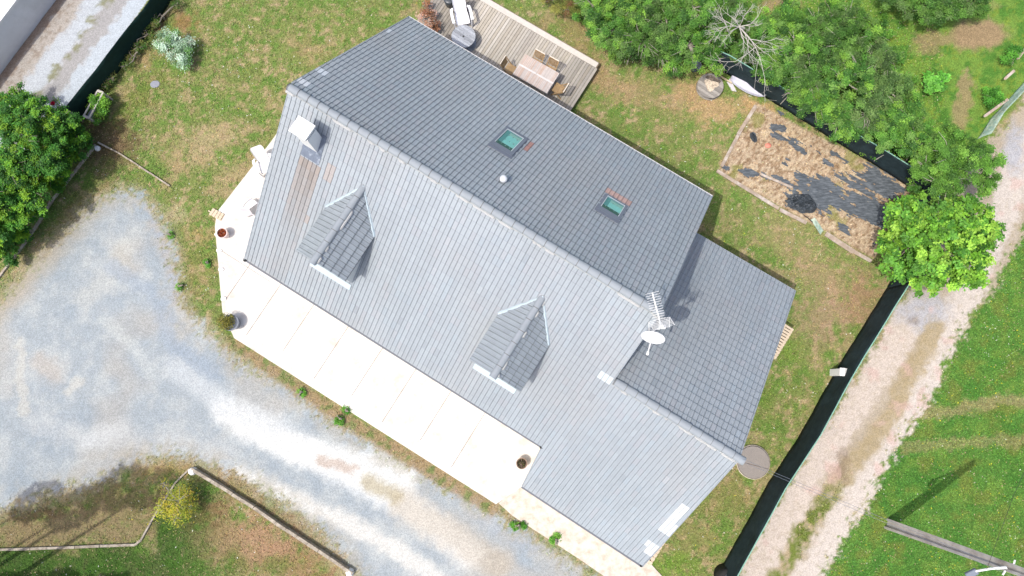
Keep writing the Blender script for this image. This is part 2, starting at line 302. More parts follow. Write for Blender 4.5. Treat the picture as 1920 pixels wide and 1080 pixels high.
    fr_=sst(30,4,np.abs(d-6))*(n3>.42); col=mix(col,(186,172,146),fr_*.55); g=mix(g,(190,180,160),sst(-46,-2,d)*.5*sst(.35,.6,n2)); grass=grass*(1-.6*sst(26,0,d)); col=col*(1-t[...,None])+g*t[...,None]; grass=grass*(1-t); cls[(t>.5)]=1
    ws=d_line(px0,py0,[(440,640),(520,700),(640,780),(780,868),(925,955)]); tw=(1-sst(7,17,ws+(n3-.5)*16)); col=mix(col,(172,148,112),tw*.8); col=mix(col,(122,144,82),tw*sst(.5,.66,n2)*.8); grass=np.maximum(grass,tw*.75)
    # neighbour road
    d=sd_poly(px0,py0,NROAD); t=(d<0)*1.; q=px+py*.75
    g=np.tile(A((196,188,178)),(*x.shape,1)); g=mix(g,(208,214,219),sst(150,170,q)*(1-sst(195,212,q))); g=mix(g,(186,184,182),sst(195,212,q)*(1-sst(238,250,q))); g=mix(g,(208,217,224),sst(238,250,q)); g=mix(g,(164,146,130),(1-sst(116,130,q)))
    g=mix(g,(140,142,92),(1-sst(4,16,abs(q-206)))*sst(.45,.6,n2)*.7); g=mix(g,(150,130,110),sst(.55,.65,n3)*(1-sst(150,165,q))*.5)
    col=col*(1-t[...,None])+g*t[...,None]; grass=np.where(t>0,0,grass); cls[t>0]=2
    # lane
    d=sd_poly(px,py,LANE); n6=fbm(x*16,y*16,19,3); t=sst(9,-7,d+(n3-.5)*26+(n6-.5)*24)
    g=np.tile(A((196,182,160)),(*x.shape,1))
    rr=d_line(px,py,[(2000,180),(1915,300),(1880,400),(1830,520),(1780,610),(1735,720),(1680,820),(1610,930),(1560,1010),(1480,1150)]); rl=d_line(px,py,[(1700,590),(1650,690),(1580,790),(1510,890),(1430,1040),(1380,1150)])
    g=mix(g,(228,217,205),(1-sst(20,38,rr))*.95); g=mix(g,(226,212,198),(1-sst(24,42,rl))*.95); g=mix(g,(196,196,200),(1-sst(.5,1.2,np.hypot((px-1730)/60,(py-585)/40)))*.9); g=mix(g,(190,192,198),(1-sst(.5,1.2,np.hypot((px-1900)/24,(py-280)/55)))*.8)
    cs=d_line(px,py,[(1755,615),(1710,700),(1665,790),(1600,870),(1555,930),(1510,990),(1460,1080),(1400,1200)]); tc=(1-sst(10,26,cs)); g=mix(g,(186,168,130),tc*.9)
    grn=tc*sst(.36,.5,n2)*sst(880,960,py); g=mix(g,(124,138,66),grn); g=mix(g,(148,128,108),(1-sst(.4,1.1,np.hypot((px-1580)/18,(py-870)/45)))*.6); g=mix(g,(160,148,138),(1-sst(.4,1.1,np.hypot((px-1712)/13,(py-598)/16)))*.7)
    g=mix(g,(226,190,178),sst(.62,.72,fbm(x*1.4,y*1.4,83))*.5); g=mix(g,(196,182,158),sst(.5,.7,n3)*.35)
    col=col*(1-t[...,None])+g*t[...,None]; grass=grass*(1-t)+grn*t*.7; cls[(t>.5)]=3
    dry=np.clip((col[...,0]/np.maximum(col[...,1],1e-3)-.85)/.35,0,1); grass=grass*(1-.55*dry)
    grass=np.where(cls==5,grass*.25,grass)
    return col,cls,grass
def ground():
    st=.085; xs=np.arange(-29,29.01,st); ys=np.arange(-12,23,st)
    X,Y=np.meshgrid(xs,ys); col,cls,gr=paint(X,Y)
    Z=(fbm(X*1.5,Y*1.5,3)-.5)*.03; nx,ny=len(xs),len(ys)
    Z[0]=Z[-1]=0; Z[:,0]=Z[:,-1]=0
    idx=np.arange(nx*ny).reshape(ny,nx); q=np.stack([idx[:-1,:-1],idx[:-1,1:],idx[1:,1:],idx[1:,:-1]],-1).reshape(-1,4); fc=cls[:-1,:-1].ravel()
    P=np.stack([X,Y,Z],-1).reshape(-1,3); Cc=np.concatenate([col,np.ones((*X.shape,1))],-1).reshape(-1,4)
    for k,(nm,mt) in enumerate([('lawn',m_lawn),('driveway',m_grav),('gravel_road',m_grav),('lane',m_grav),('meadow',m_lawn),('garden_soil',m_lawn)]):
        fq=q[fc==k]; u,inv=np.unique(fq,return_inverse=True); inv=inv.reshape(-1,4)
        me=bpy.data.meshes.new(nm); me.vertices.add(len(u)); me.vertices.foreach_set('co',P[u].astype(np.float32).ravel())
        me.loops.add(inv.size); me.loops.foreach_set('vertex_index',inv.astype(np.int32).ravel()); me.polygons.add(len(inv)); me.polygons.foreach_set('loop_start',np.arange(0,inv.size,4,dtype=np.int32)); 
        at=me.attributes.new('Col','FLOAT_COLOR','POINT'); at.data.foreach_set('color',Cc[u].astype(np.float32).ravel()); me.update(calc_edges=True); me.validate()
        tag(link(nm,me,mt,smooth=True),kind='structure')
    # land around, out to the horizon
    m_far=mat('far_meadow',alb((92,135,52)),.95,.3,.5,col2=alb((140,135,80)),thr=.55,dscale=.15)
    o=MB(); B=1500; x0,x1,y0,y1=xs[0],xs[-1],ys[0],ys[-1]
    o.add([(-B,-B,0),(B,-B,0),(B,B,0),(-B,B,0),(x0,y0,0),(x1,y0,0),(x1,y1,0),(x0,y1,0)],[(0,1,5,4),(1,2,6,5),(2,3,7,6),(3,0,4,7)])
    tag(o.build('ground',m_far),kind='structure')
ground()
def leafmesh(P,Nrm,size,cols,asp=.55,name='leaves'):
    """one rhombic face per leaf"""
    n=len(P); a=RNG.normal(size=(n,3)); T=np.cross(Nrm,a); T/=np.linalg.norm(T,axis=1)[:,None]+1e-9; B=np.cross(Nrm,T)
    s=np.asarray(size).reshape(-1,1)*np.ones((n,1)); V=np.stack([P+T*s,P+B*s*asp,P-T*s,P-B*s*asp],1).reshape(-1,3)
    me=bpy.data.meshes.new(name); me.vertices.add(4*n); me.vertices.foreach_set('co',V.astype(np.float32).ravel()); me.loops.add(4*n); me.loops.foreach_set('vertex_index',np.arange(4*n,dtype=np.int32)); me.polygons.add(n); me.polygons.foreach_set('loop_start',np.arange(0,4*n,4,dtype=np.int32))
    at=me.attributes.new('Col','FLOAT_COLOR','FACE'); at.data.foreach_set('color',np.concatenate([cols,np.ones((n,1))],1).astype(np.float32).ravel()); me.update(calc_edges=True); return me
# house footprint (no grass under it)
def under_house(x,y):
    u,v=UV(x,y); return ((u>.2)&(u<14.6)&(v>-5.6)&(v<5.9))|((u>13.9)&(u<19.5)&(v>-7.4)&(v<4.8))
SLAB=[(440,634),(930,945),(1010,890),(1016,830),(700,600),(560,300),(545,215),(512,262),(475,312),(408,398),(404,425),(418,585)]
APRON=[(935,943),(960,966),(1020,1005),(1085,1047),(1140,1085),(1230,1160),(1300,1120),(1243,1082),(1212,1048),(1100,960),(1000,890)]
DECKP=[(1120,122),(1070,208),(770,32),(810,-6),(840,-60)]
def grass_stuff(nm,label,kind,n,box,seed):
    x=RNG.uniform(box[0],box[1],n); y=RNG.uniform(box[2],box[3],n); col,cls,gr=paint(x,y); px,py=PX(x,y)
    k=(RNG.uniform(size=n)<gr)&~under_house(x,y)&(sd_poly(px,py,SLAB)>4)&(sd_poly(px,py,APRON)>2)&(sd_poly(px,py,DECKP)>2)
    if kind=='lawn': k&=np.isin(cls,[0,5,1])
    if kind=='meadow': k&=np.isin(cls,[4,3])
    x,y,col,cls=x[k],y[k],col[k],cls[k]; m=len(x); t=fbm(x*1.1,y*1.1,88); fl=RNG.uniform(size=m)
    Nn=np.stack([RNG.normal(0,.4,m),RNG.normal(0,.4,m),np.ones(m)],1); Nn/=np.linalg.norm(Nn,axis=1)[:,None]
    c=col*RNG.uniform(.7,1.95,(m,1))*np.stack([RNG.uniform(.85,1.15,m),RNG.uniform(.95,1.1,m),RNG.uniform(.7,1.1,m)],1)
    straw=(RNG.uniform(size=m)<(.05 if kind=='lawn' else .015)); c[straw]=lin((218,196,150))*K
    wt=(RNG.uniform(size=m)<np.where(fbm(x*.8,y*.8,97)> .62,.02,.0012)); c[wt]=lin((240,240,225))*.8
    yl=(RNG.uniform(size=m)<(.006 if kind=='meadow' else .001)); c[yl]=lin((225,215,60))*.8
    P=np.stack([x,y,RNG.uniform(.012,.035,m)],1); me=leafmesh(P,Nn,RNG.uniform(.02,.05,m),c,.45,nm)
    tag(link(nm,me,m_grass),label,kind='stuff',cat='grass')
grass_stuff('lawn_grass','short olive lawn grass with dry straw patches around the house','lawn',420000,(-25,20,-9,19),1)
grass_stuff('meadow_grass','bright green meadow grass beside the pink lane','meadow',260000,(12,26,-9,19),2)
# ------------------------------------------------------------------ slab, apron, kerbs
def jointed_slab():
    t=empty('terrace_slab',G(700,700),'pale cream concrete terrace slab running along the front eaves of the house','concrete terrace')
    a=MB().prism([G(*p) for p in SLAB],-.1,.06).build('slab',m_conc,t)
    j=MB()
    for k,(px,py) in enumerate([(531,528),(591,569),(652,615),(719,651),(781,691),(847,732),(909,775),(470,500)]):
        p=G(px,py); u,v=UV(p.x,p.y); v1=-8.55 if k%2 else -8.8
        if k==7: u=-1.05; v1=-8.0
        j.beam(W(u,-5.6,.0605),W(u,v1,.0605),.022,.006)
    j.beam(W(-3.0,-6.3,.061),W(.2,-6.3,.061),.018,.006)
    j.build('joint',mat('slab_joint',(.20,.17,.14),.9),t)
    # pale stones set along the left rim
    for q in [(407,440),(411,470),(415,505),(419,560)]:
        p=G(*q,.06); o=MB().prism([p+Vector((math.cos(a)*.13*random.uniform(.8,1.2),math.sin(a)*.1*random.uniform(.8,1.2),0)) for a in np.arange(0,6.28,.8)],.05,.11).build('edge_stone',m_white,t)
    return t
jointed_slab()
ap=MB().prism([G(*p) for p in APRON],-.1,.045).build('apron_slab',m_conc2); tag(ap,'worn brown-flecked concrete apron in front of the garage eaves','concrete apron')
def ribbon(name,pts,wd,h,mt,label,cat,group=None,z0=-.05,jit=.008,cap=None):
    b=MB(); P=[G(*p) for p in pts]; Q=[]
    for a,c in zip(P[:-1],P[1:]):
        n=max(1,int((c-a).length/.5)); Q+=[a.lerp(c,i/n) for i in range(n)]
    Q.append(P[-1])
    for a,c in zip(Q[:-1],Q[1:]):
        d=(c-a).normalized(); j=Vector((random.uniform(-1,1),random.uniform(-1,1),0))*jit
        hh=h+random.uniform(-.008,.008); b.beam(a+j+Vector((0,0,(hh+z0)/2)),c+j-d*.012+Vector((0,0,(hh+z0)/2)),wd*random.uniform(.92,1.05),hh-z0)
    o=b.build(name,mt); return tag(o,label,cat,group)
ribbon('concrete_kerb',[(181,272),(140,325),(100,375),(60,440),(0,520),(-80,630)],.10,.10,m_kerb,'low weathered kerb at the foot of the big green hedge','kerb')
ribbon('concrete_kerb',[(186,268),(228,290),(262,312),(320,350)],.07,.10,m_kerb,'short thin kerb crossing the grass from the hedge corner towards the house','kerb')
ribbon('concrete_kerb',[(-60,1033),(0,1030),(60,1028),(120,1026),(190,1023),(256,1021),(266,1012)],.10,.12,m_kerb,'long level kerb along the bottom left of the shaded lawn','kerb')
ribbon('concrete_kerb',[(266,1012),(285,978),(305,945),(330,905),(358,878)],.07,.10,m_kerb,'thin kerb passing under the yellow green bush','kerb')
ribbon('low_wall',[(364,878),(420,912),(480,950),(520,978),(600,1030),(664,1073)],.13,.30,m_kerb,'narrow low wall edging the reddish dry lawn below the drive','low wall')
def lump(name,p,r,h,mt,label,cat,n=9,sq=1.):
    b=MB(); prof=[(r*1.0,0),(r*1.02,h*.45),(r*.85,h*.85),(r*.45,h)]; b.lathe(prof,n,Matrix.Translation(p))
    o=b.build(name,mt,smooth=False); me=o.data
    for v in me.vertices: d=Vector((v.co.x-p.x,v.co.y-p.y)); f=1+.28*(fbm(np.array([v.co.x*3]),np.array([v.co.y*3+v.co.z*4]),7)[0]-.5); v.co.x=p.x+d.x*f; v.co.y=p.y+d.y*f*sq
    return tag(o,label,cat)
lump('stone_block',G(184,279),.13,.16,m_white,'small pale stone block at the hedge end of the kerb','stone')
lump('stone_block',G(364,883),.17,.30,m_white,'white painted corner stone where the kerb meets the low wall','stone',7)
lump('stone_block',G(657,1072),.17,.30,m_white,'white end stone of the low wall by the drive, at the bottom of the photo','stone',8)
# ------------------------------------------------------------------ house
house=empty('house',W(7.3,0,0),'detached house with grey tiled gable roof, two dormers and lower garage wing','house')
def tile_slope(name,origin,A,Bv,clips,cols,rows,cw,g,colfn,parent,i0=0,j0=0,step=.024,roll=.019,lap_shade=0.,gv=.38,dv=.62):
    """interlocking roof tiles laid on the plane origin + a*A + b*Bv (A along the ridge, Bv down the slope)"""
    A=Vector(A).normalized();Bv=Vector(Bv).normalized(); Nn=A.cross(Bv).normalized()
    if Nn.z<0: Nn=-Nn
    prof=[(0,-.016),(.06,-.018),(.085,0.),(.30,.002),(.56,0.),(.66,roll*.6),(.77,roll),(.88,roll*.8),(.965,.004),(1.0,-.012)]
    npf=len(prof); V=[];Fc=[];Cl=[]
    for i in range(i0,i0+cols):
        for j in range(j0,j0+rows):
            a0=i*cw; b0=j*g
            ctr=origin+A*(a0+cw/2)+Bv*(b0+g/2)
            if any((ctr-p).dot(n)>cw*1.4 for p,n in clips): continue
            col=colfn(ctr,i,j); jt=random.uniform(-.003,.003); tl=random.uniform(-.0035,.0035); base=len(V)
            sh=random.uniform(-.002,.002)
            for t,h in prof:
                p=origin+A*(a0+t*cw+sh)
                V.append(p+Bv*(b0-.01)+Nn*(h*.96+tl)); V.append(p+Bv*(b0+g+.012)+Nn*(h+step+jt-tl)); V.append(p+Bv*(b0+g+.012)+Nn*(h-.012)); fd=(lap_shade+.01)/(g+.022); V.append(p+Bv*(b0+lap_shade)+Nn*(h*(.96+.04*fd)+tl+(step+jt-2*tl)*fd))
            for k in range(npf-1):
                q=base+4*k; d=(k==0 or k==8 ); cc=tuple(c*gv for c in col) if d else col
                if lap_shade: Fc.append((q,q+3,q+7,q+4)); Cl.append(tuple(c*dv for c in cc)); Fc.append((q+3,q+1,q+5,q+7)); Cl.append(cc)  # strip below each overlap coloured darker to stand for the row shadow
                else: Fc.append((q,q+1,q+5,q+4)); Cl.append(cc)
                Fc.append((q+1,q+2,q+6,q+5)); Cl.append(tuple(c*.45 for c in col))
    me=bpy.data.meshes.new(name); me.from_pydata([tuple(v) for v in V],[],Fc)
    at=me.attributes.new('Col','FLOAT_COLOR','FACE'); at.data.foreach_set('color',np.array([(*c,1.) for c in Cl],dtype=np.float32).ravel()); me.update()
    bm=bmesh.new(); bm.from_mesh(me)
    for p,n in clips: bmesh.ops.bisect_plane(bm,geom=bm.verts[:]+bm.edges[:]+bm.faces[:],plane_co=p,plane_no=n,clear_outer=True)
    bm.normal_update()
    fl=[f for f in bm.faces if f.normal.dot(Nn)<-.05]; bmesh.ops.reverse_faces(bm,faces=fl)
    bm.to_mesh(me); bm.free(); o=link(name,me,m_tile,None)
    o.parent=parent
    chain=[];p=parent
    while p is not None: chain.append(p);p=p.parent
    pm=Matrix.Identity(4)
    for p in reversed(chain): pm=pm@Matrix.Translation(p.location)
    me.transform(pm.inverted()); return o
def clip_poly(pts):
    """outward vertical clip planes of a polygon given as world points"""
    c=sum(pts,Vector())/len(pts); r=[]
    for i in range(len(pts)):
        a=pts[i];b=pts[(i+1)%len(pts)]; n=Vector(((b-a).y,-(b-a).x,0)).normalized()
        if (c-a).dot(n)>0: n=-n
        r.append((a,n))
    return r
TILE=np.array([.268,.297,.318])
OV=[] # repaired or stained tiles: (world x, y, half width u, half width v, colour, weight)
def ov(px,py,pl,hu,hv,c,wt=1): P=ray(px,py,*pl); OV.append((*UV(P.x,P.y),hu,hv,np.array(alb(c)),wt))
BR=(190,160,135)
ov(620,325,PF,.18,.15,(192,178,168),.75); ov(578,405,PF,.16,.14,(188,172,160),.7)
ov(1178,372,PB,.1,.1,BR,0)
ov(567,152,PB,.25,.16,(235,240,245)); ov(605,133,PB,.2,.14,(228,236,242)); ov(724,62,PB,.16,.14,(222,230,236),.8)
ov(1278,957,PF,.2,.16,(236,240,242)); ov(1265,972,PF,.14,.3,(236,242,245)); ov(1253,990,PF,.2,.2,(232,238,241)); ov(1217,1037,PF,.22,.16,(236,240,242)); ov(1225,1020,PF,.2,.12,(226,232,235))
ov(1137,708,PF,.25,.18,(225,236,240))
def tcol(P,i,j):
    u,v=UV(P.x,P.y); n=fbm(np.array([P.x*.35]),np.array([P.y*.35]),12,3)[0]; r=random.random()
    c=TILE*(1+.16*(n-.5)); c=c*random.uniform(.965,1.035)
    if r<.10: c=c*np.array([1.03,.99,.985])
    elif r<.18: c=c*np.array([.975,1.0,1.015])
    st_=fbm(np.array([u*2.2]),np.array([v*.35]),222,3)[0]; c=c*(1+.14*(st_-.5)); lw=max(0,fbm(np.array([u*.5]),np.array([v*.5]),232,3)[0]-.52); c=c*(1-lw*.9)+np.array([.30,.285,.27])*lw*.9
    if random.random()<.012: c=c*random.choice([.88,1.08])
    for a,b,hu,hv,cc,wt in OV:
        if abs(u-a)<hu and abs(v-b)<hv: c=c*(1-wt)+cc*wt
    return c
def tcol_front(P,i,j):
    c=tcol(P,i,j); u,v=UV(P.x,P.y)
    if 1.12<u<1.92 and v<-1.55:   # brown run-off below the chimney
        k=.8*max(0,1-(-v-1.55)/2.6)*random.uniform(.7,1.1)+.14
        c=c*(1-k)+np.array(alb((166,150,136)))*k*(.8 if i%2 else 1.05)
    return c
def tcol_back(P,i,j):
    c=tcol(P,i,j); u,v=UV(P.x,P.y)
    if 10.95<u<12.0 and 3.28<v<3.62: c=np.array(alb((214,176,164)))*random.uniform(.85,1.1)
    if 7.42<u<7.62 and 3.1<v<3.5: c=np.array(alb((196,146,134)))
    return c
rd=lambda u,v,h: W(u,v,h)
Rc=W(0,0,HR)
dF=(W(0,-1,HR-MF)-Rc); dB=(W(0,1,HR-MB_)-Rc); Au=W(1,0,HR)-Rc
cl=[ray(*p,*PF) for p in[(459,485),(545,158),(1236,592),(1150,713),(1016,838)]]
cw=.1782
def holes_clip(o,polys): pass
rf=empty('roof',(0,0,0),None,None); rf.parent=house
# roof is one part: built as one mesh from all slopes
slopes=[]
slopes.append(tile_slope('s',W(0,0,HR),Au,dF,clip_poly(cl),86,27,cw,.345,tcol_front,None,-1,roll=.010,gv=.66,lap_shade=.038,dv=.72))
cl=[ray(*p,*PF) for p in[(1150,713),(1386,861),(1205,1061),(979,912),(1016,838)]]
slopes.append(tile_slope('s',W(0,0,HR),Au,dF,clip_poly(cl),38,34,cw,.345,tcol_front,None,76,roll=.008,gv=.74,lap_shade=.035,dv=.82))
cl=[ray(*p,*PB) for p in[(545,158),(767,32),(1335,368),(1236,592)]]
slopes.append(tile_slope('s',W(0,0,HR),Au,dB,clip_poly(cl),86,25,cw,.345,tcol_back,None,-1,step=.05,lap_shade=.097,gv=.6,dv=.7))
cl=[ray(*p,*PG) for p in[(1150,713),(1386,861),(1491,545),(1306,437)]]
PGo=W(0,VG,HG); dG=W(0,VG+1,HG-MG)-PGo
slopes.append(tile_slope('s',PGo,Au,dG,clip_poly(cl),38,29,cw,.322,tcol,None,78,step=.045,lap_shade=.058,gv=.78,dv=.5,roll=.022))
def join(objs,name,parent,mt=None):
    bm=bmesh.new()
    for o in objs: bm.from_mesh(o.data)
    me=bpy.data.meshes.new(name); bm.to_mesh(me); bm.free(); me.materials.append(objs[0].data.materials[0])
    for o in objs: d=o.data; bpy.data.objects.remove(o); bpy.data.meshes.remove(d)
    o=bpy.data.objects.new(name,me); C.objects.link(o); o.parent=parent; me.transform(Matrix.Translation(-parent.location)); return o
bpy.data.objects.remove(rf)
roof=join(slopes,'roof',house)
# roof deck below the tiles
def deck_prism(corners,th,col=None):
    b=MB(); n=len(corners); vs=[p-Vector((0,0,.05)) for p in corners]+[p-Vector((0,0,.05+th)) for p in corners]
    b.add(vs,[tuple(range(n)),tuple(range(n,2*n))[::-1]]+[(i,n+i,n+(i+1)%n,(i+1)%n) for i in range(n)]); return b
ins=lambda pts,k=.985: [sum(pts,Vector())/len(pts)*(1-k)+p*k for p in pts]
dk=MB()
for pts,pl in [([(459,485),(545,158),(1236,592),(1150,713),(1016,838)],PF),([(1150,713),(1386,861),(1205,1061),(979,912),(1016,838)],PF),([(545,158),(767,32),(1335,368),(1236,592)],PB),([(1150,713),(1386,861),(1491,545),(1306,437)],PG)]:
    q=ins([ray(*p,*pl) for p in pts],.992); b=deck_prism(q,.10); dk.add(b.v,b.f)
dk.build('roof_deck',m_zinc,roof)
# walls
def gable_wall(name,u0,u1,prof):
    b=MB(); n=len(prof); vs=[W(u0,v,z) for v,z in prof]+[W(u1,v,z) for v,z in prof]
    b.add(vs,[tuple(range(n)),tuple(range(n,2*n))[::-1]]+[(i,n+i,n+(i+1)%n,(i+1)%n) for i in range(n)]); o=b.build(name,m_wall,house)
    bm=bmesh.new(); bm.from_mesh(o.data); bmesh.ops.recalc_face_normals(bm,faces=bm.faces[:]); bm.to_mesh(o.data); bm.free(); return o
h=.22
gable_wall('wall',.22,14.42,[(-5.5,0),(5.78,0),(5.78,HR-MB_*5.78-h),(0,HR-h),(-5.5,HR-MF*5.5-h)])
gable_wall('wall',14.43,19.45,[(-7.35,0),(4.7,0),(4.7,HG-MG*(4.7-VG)-h),(VG,HG-h),(-7.35,HR-MF*7.35-h)])
# ridge caps
def ridge(name,a,b,n,rad,parent,mat_=None,mort=True,side=-1,nv=None):
    a=Vector(a);b=Vector(b); d=(b-a).normalized(); l=(b-a).length/n; x=Vector((0,0,1)).cross(d).normalized(); up=d.cross(x)
    if up.z<0: up=-up
    m=MB()
    for k in range(n):
        p0=a+d*(l*k); p1=p0+d*(l+.03); r0=rad*random.uniform(.91,.94); r1=rad*1.02; seg=8; vs=[]
        for p,r,zz in((p0,r0,0),(p1,r1,.006),(p1,r1-.02,.0),(p0+d*.055,r0,0)):
            for i in range(seg+1): t=math.pi*i/seg; vs.append(p+x*math.cos(t)*r+up*(math.sin(t)*r*.70+zz))
        S1=seg+1; fs=[(3*S1+i,3*S1+i+1,S1+i+1,S1+i) for i in range(seg)]+[(S1+i,S1+1+i,2*S1+1+i,2*S1+i) for i in range(seg)]+[(i,i+1,3*S1+i+1,3*S1+i) for i in range(seg)]
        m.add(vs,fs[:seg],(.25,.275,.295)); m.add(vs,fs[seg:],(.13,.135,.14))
    vs=[a+x*math.cos(math.pi*i/8)*rad*.95+up*math.sin(math.pi*i/8)*rad*.78 for i in range(9)]; m.add(vs,[tuple(range(9))],(.25,.275,.295)); vs=[b+x*math.cos(math.pi*i/8)*rad+up*math.sin(math.pi*i/8)*rad*.8 for i in range(9)]; m.add(vs,[tuple(range(9))[::-1]],(.25,.275,.295))
    o=m.build(name,mat_ or m_capr,parent); soft_normals(o,35)
    if mort:
        q=MB(); tl=(b-a).length; nn_=int(tl/.06); vs=[]
        for i in range(nn_+1):
            e=sst(.50,.60,fbm(np.array([i*.16+a.x]),np.array([2.]),91,3))[0]; p=a+d*(tl*i/nn_)+x*side*rad*(.98+.24*e)-up*(.05-.045*e); vs+=[p-x*side*.06,p+up*.012*e,p+x*side*.035*e-up*.04]
        q.add(vs,[(3*i+k,3*i+3+k,3*i+4+k,3*i+1+k) for i in range(nn_) for k in(0,1)])
        q.build('mortar',m_mortar,o)
    return o
sgn=1
a_=W(-.06,0,HR-.02);b_=W(14.68,0,HR-.02); ridge('ridge_cap',a_,b_,36,.15,house,side=-1)
ridge('ridge_cap',W(14.66,VG,HG-.02),W(19.82,VG,HG-.02),12,.15,house,side=-1)
# verges and gutters
g=MB()
def edge(pl,p,q,wd,h_,dz,mt,nm):
    a=ray(*p,*pl);b=ray(*q,*pl); return MB().beam(a+Vector((0,0,dz)),b+Vector((0,0,dz)),wd,h_).build(nm,mt,house)
edge(PF,(458,487),(1016,839.5),.07,.09,-.06,m_zinc,'gutter'); edge(PF,(978,913),(1204,1062.5),.08,.09,-.05,m_zinc,'gutter')
edge(PB,(767,31.5),(1336,368),.05,.10,-.03,m_lgut,'gutter'); edge(PG,(1309,439),(1491.5,545.5),.04,.08,-.03,m_lgut,'gutter')
for pl,p,q in [(PF,(458.5,485),(544,160)),(PB,(546,156),(767,31.5)),(PG,(1386,860),(1491.5,546)),(PB,(1335.6,368),(1236.6,592)),(PF,(1386,861),(1205.5,1061.5)),(PF,(1235,592),(1150.5,713)),(PF,(1016,838),(979,912))]:
    edge(pl,p,q,.035,.12,-.045,m_cap,'verge_trim')
# downpipe heads
for q in [(459,487),(1015,838),(1203,1060)]:
    P=ray(*q,*PF); MB().box((P.x-.06,P.y-.06,P.z-.16),(P.x+.06,P.y+.06,P.z+.01)).build('gutter_end',m_dark,house)
# dormers -----------------------------------------------------------
def dormer(uc,vf_,wl=1.06,zr=7.07,ze=6.12):
    d=bpy.data.objects.new('dormer',None); C.objects.link(d); d.parent=house; d.location=W(uc,vf_,4.5)-house.location
    org=W(uc,0,zr); rz=HR+0; vr=(zr-HR)/MF; ve=(ze-HR)/MF
    pal=lambda P,i,j: TILE*random.uniform(.93,1.06)*(1+.1*(fbm(np.array([P.x]),np.array([P.y]),3,2)[0]-.5))
    ds=[]
    for s in(-1,1):
        Bd=(W(uc+s*wl,0,ze)-org); A=W(uc,-1,zr)-W(uc,0,zr)
        corners=[W(uc,vf_-.06,zr),W(uc,vr+.1,zr),W(uc+s*wl,ve,ze),W(uc+s*wl,vf_-.06,ze)]
        o0=W(uc,vr+.12,zr)
        ds.append(tile_slope('dormer_roof',o0,A,Bd,clip_poly(corners),20,5,.1782,.345,pal,None,-2,0,step=.035,lap_shade=(.075 if s>0 else 0.)))
        b=deck_prism(ins(corners,.97),.06); ds_b=b.build('x',m_zinc); ds[-1].data.materials.clear(); ds[-1].data.materials.append(m_tile)
        dm=ds_b; me=dm.data; 
        dm.name='eave_board'; dm.parent=d; me.transform(Matrix.Translation(-W(uc,vf_,4.5)))
    me=ds; ro=None
    bm=bmesh.new(); [bm.from_mesh(o.data) for o in ds]; mm=bpy.data.meshes.new('dormer_roof'); bm.to_mesh(mm); bm.free(); mm.materials.append(m_tile)
    for o in ds: bpy.data.objects.remove(o)
    ro=bpy.data.objects.new('dormer_roof',mm); C.objects.link(ro); ro.parent=d; mm.transform(Matrix.Translation(-W(uc,vf_,4.5)))
    # walls: cheeks and front
    wv=vf_+.05; cw_=wl-.17; b=MB(); zb=HR+MF*wv-.1
    vs=[W(uc-cw_,wv,zb),W(uc+cw_,wv,zb),W(uc+cw_,wv,ze+.04),W(uc,wv,zr-.1),W(uc-cw_,wv,ze+.04)]
    vs+=[W(uc-cw_,ve+.1,ze-.02),W(uc+cw_,ve+.1,ze-.02)]
    b.add(vs,[(0,1,2,3,4),(1,6,2),(0,4,5)]); b.build('dormer_wall',m_white,d)
    # casement in the front wall
    b=MB(); b.box((0,0,0),(1,1,1)); 
    f=MB(); f.beam(W(uc-.5,wv-.02,zb+.75),W(uc+.5,wv-.02,zb+.75),.06,1.05); f.build('window_frame',m_alu,d); f=MB(); f.beam(W(uc-.43,wv-.05,zb+.75),W(uc+.43,wv-.05,zb+.75),.03,.92); f.build('pane',gl,d)
    ridge('ridge_cap',W(uc,vr+.12,zr-.01),W(uc,vf_-.1,zr-.01),7,.135,d,side=1)
    fl=MB()
    A0=W(uc-cw_-.02,vf_-.02,HR+MF*vf_+.045); B0=W(uc+cw_+.02,vf_-.02,HR+MF*vf_+.045); dd=(W(0,-.2,-.2*MF)-W(0,0,0))
    n=14; vs=[];
    for i in range(n+1):
        p=A0.lerp(B0,i/n); wv_=.008*math.sin(i*2.4); vs+= [p+Vector((0,0,.02+wv_)),p+dd+Vector((0,0,.01+wv_)),p+dd+Vector((0,0,-.03))]
    fl.add(vs,[(3*i,3*i+1,3*i+4,3*i+3) for i in range(n)]+[(3*i+1,3*i+2,3*i+5,3*i+4) for i in range(n)]); fl.build('flashing',m_lead,d)
    for s in(-1,1):
        fl=MB(); a=W(uc,vr+.06,zr+.05); b2=W(uc+s*(wl+.0),ve-.02,ze+.05); n=12; vs=[]
        tdir=(b2-a).normalized(); nrm=Vector((0,0,1)); sx=tdir.cross(nrm).normalized()
        for i in range(n+1):
            p=a.lerp(b2,i/n)+Vector((0,0,random.uniform(0,.025))); wd=.055*random.uniform(.8,1.2)
            vs+=[p-sx*wd-Vector((0,0,.02)),p+Vector((0,0,.035)),p+sx*wd-Vector((0,0,.02))]
        fl.add(vs,[(3*i+k,3*i+k+1,3*i+4+k,3*i+3+k) for i in range(n) for k in(0,1)]); o=fl.build('flashing',m_lead,d)
    return d
dormer(3.66,-4.52); dormer(11.03,-4.52)
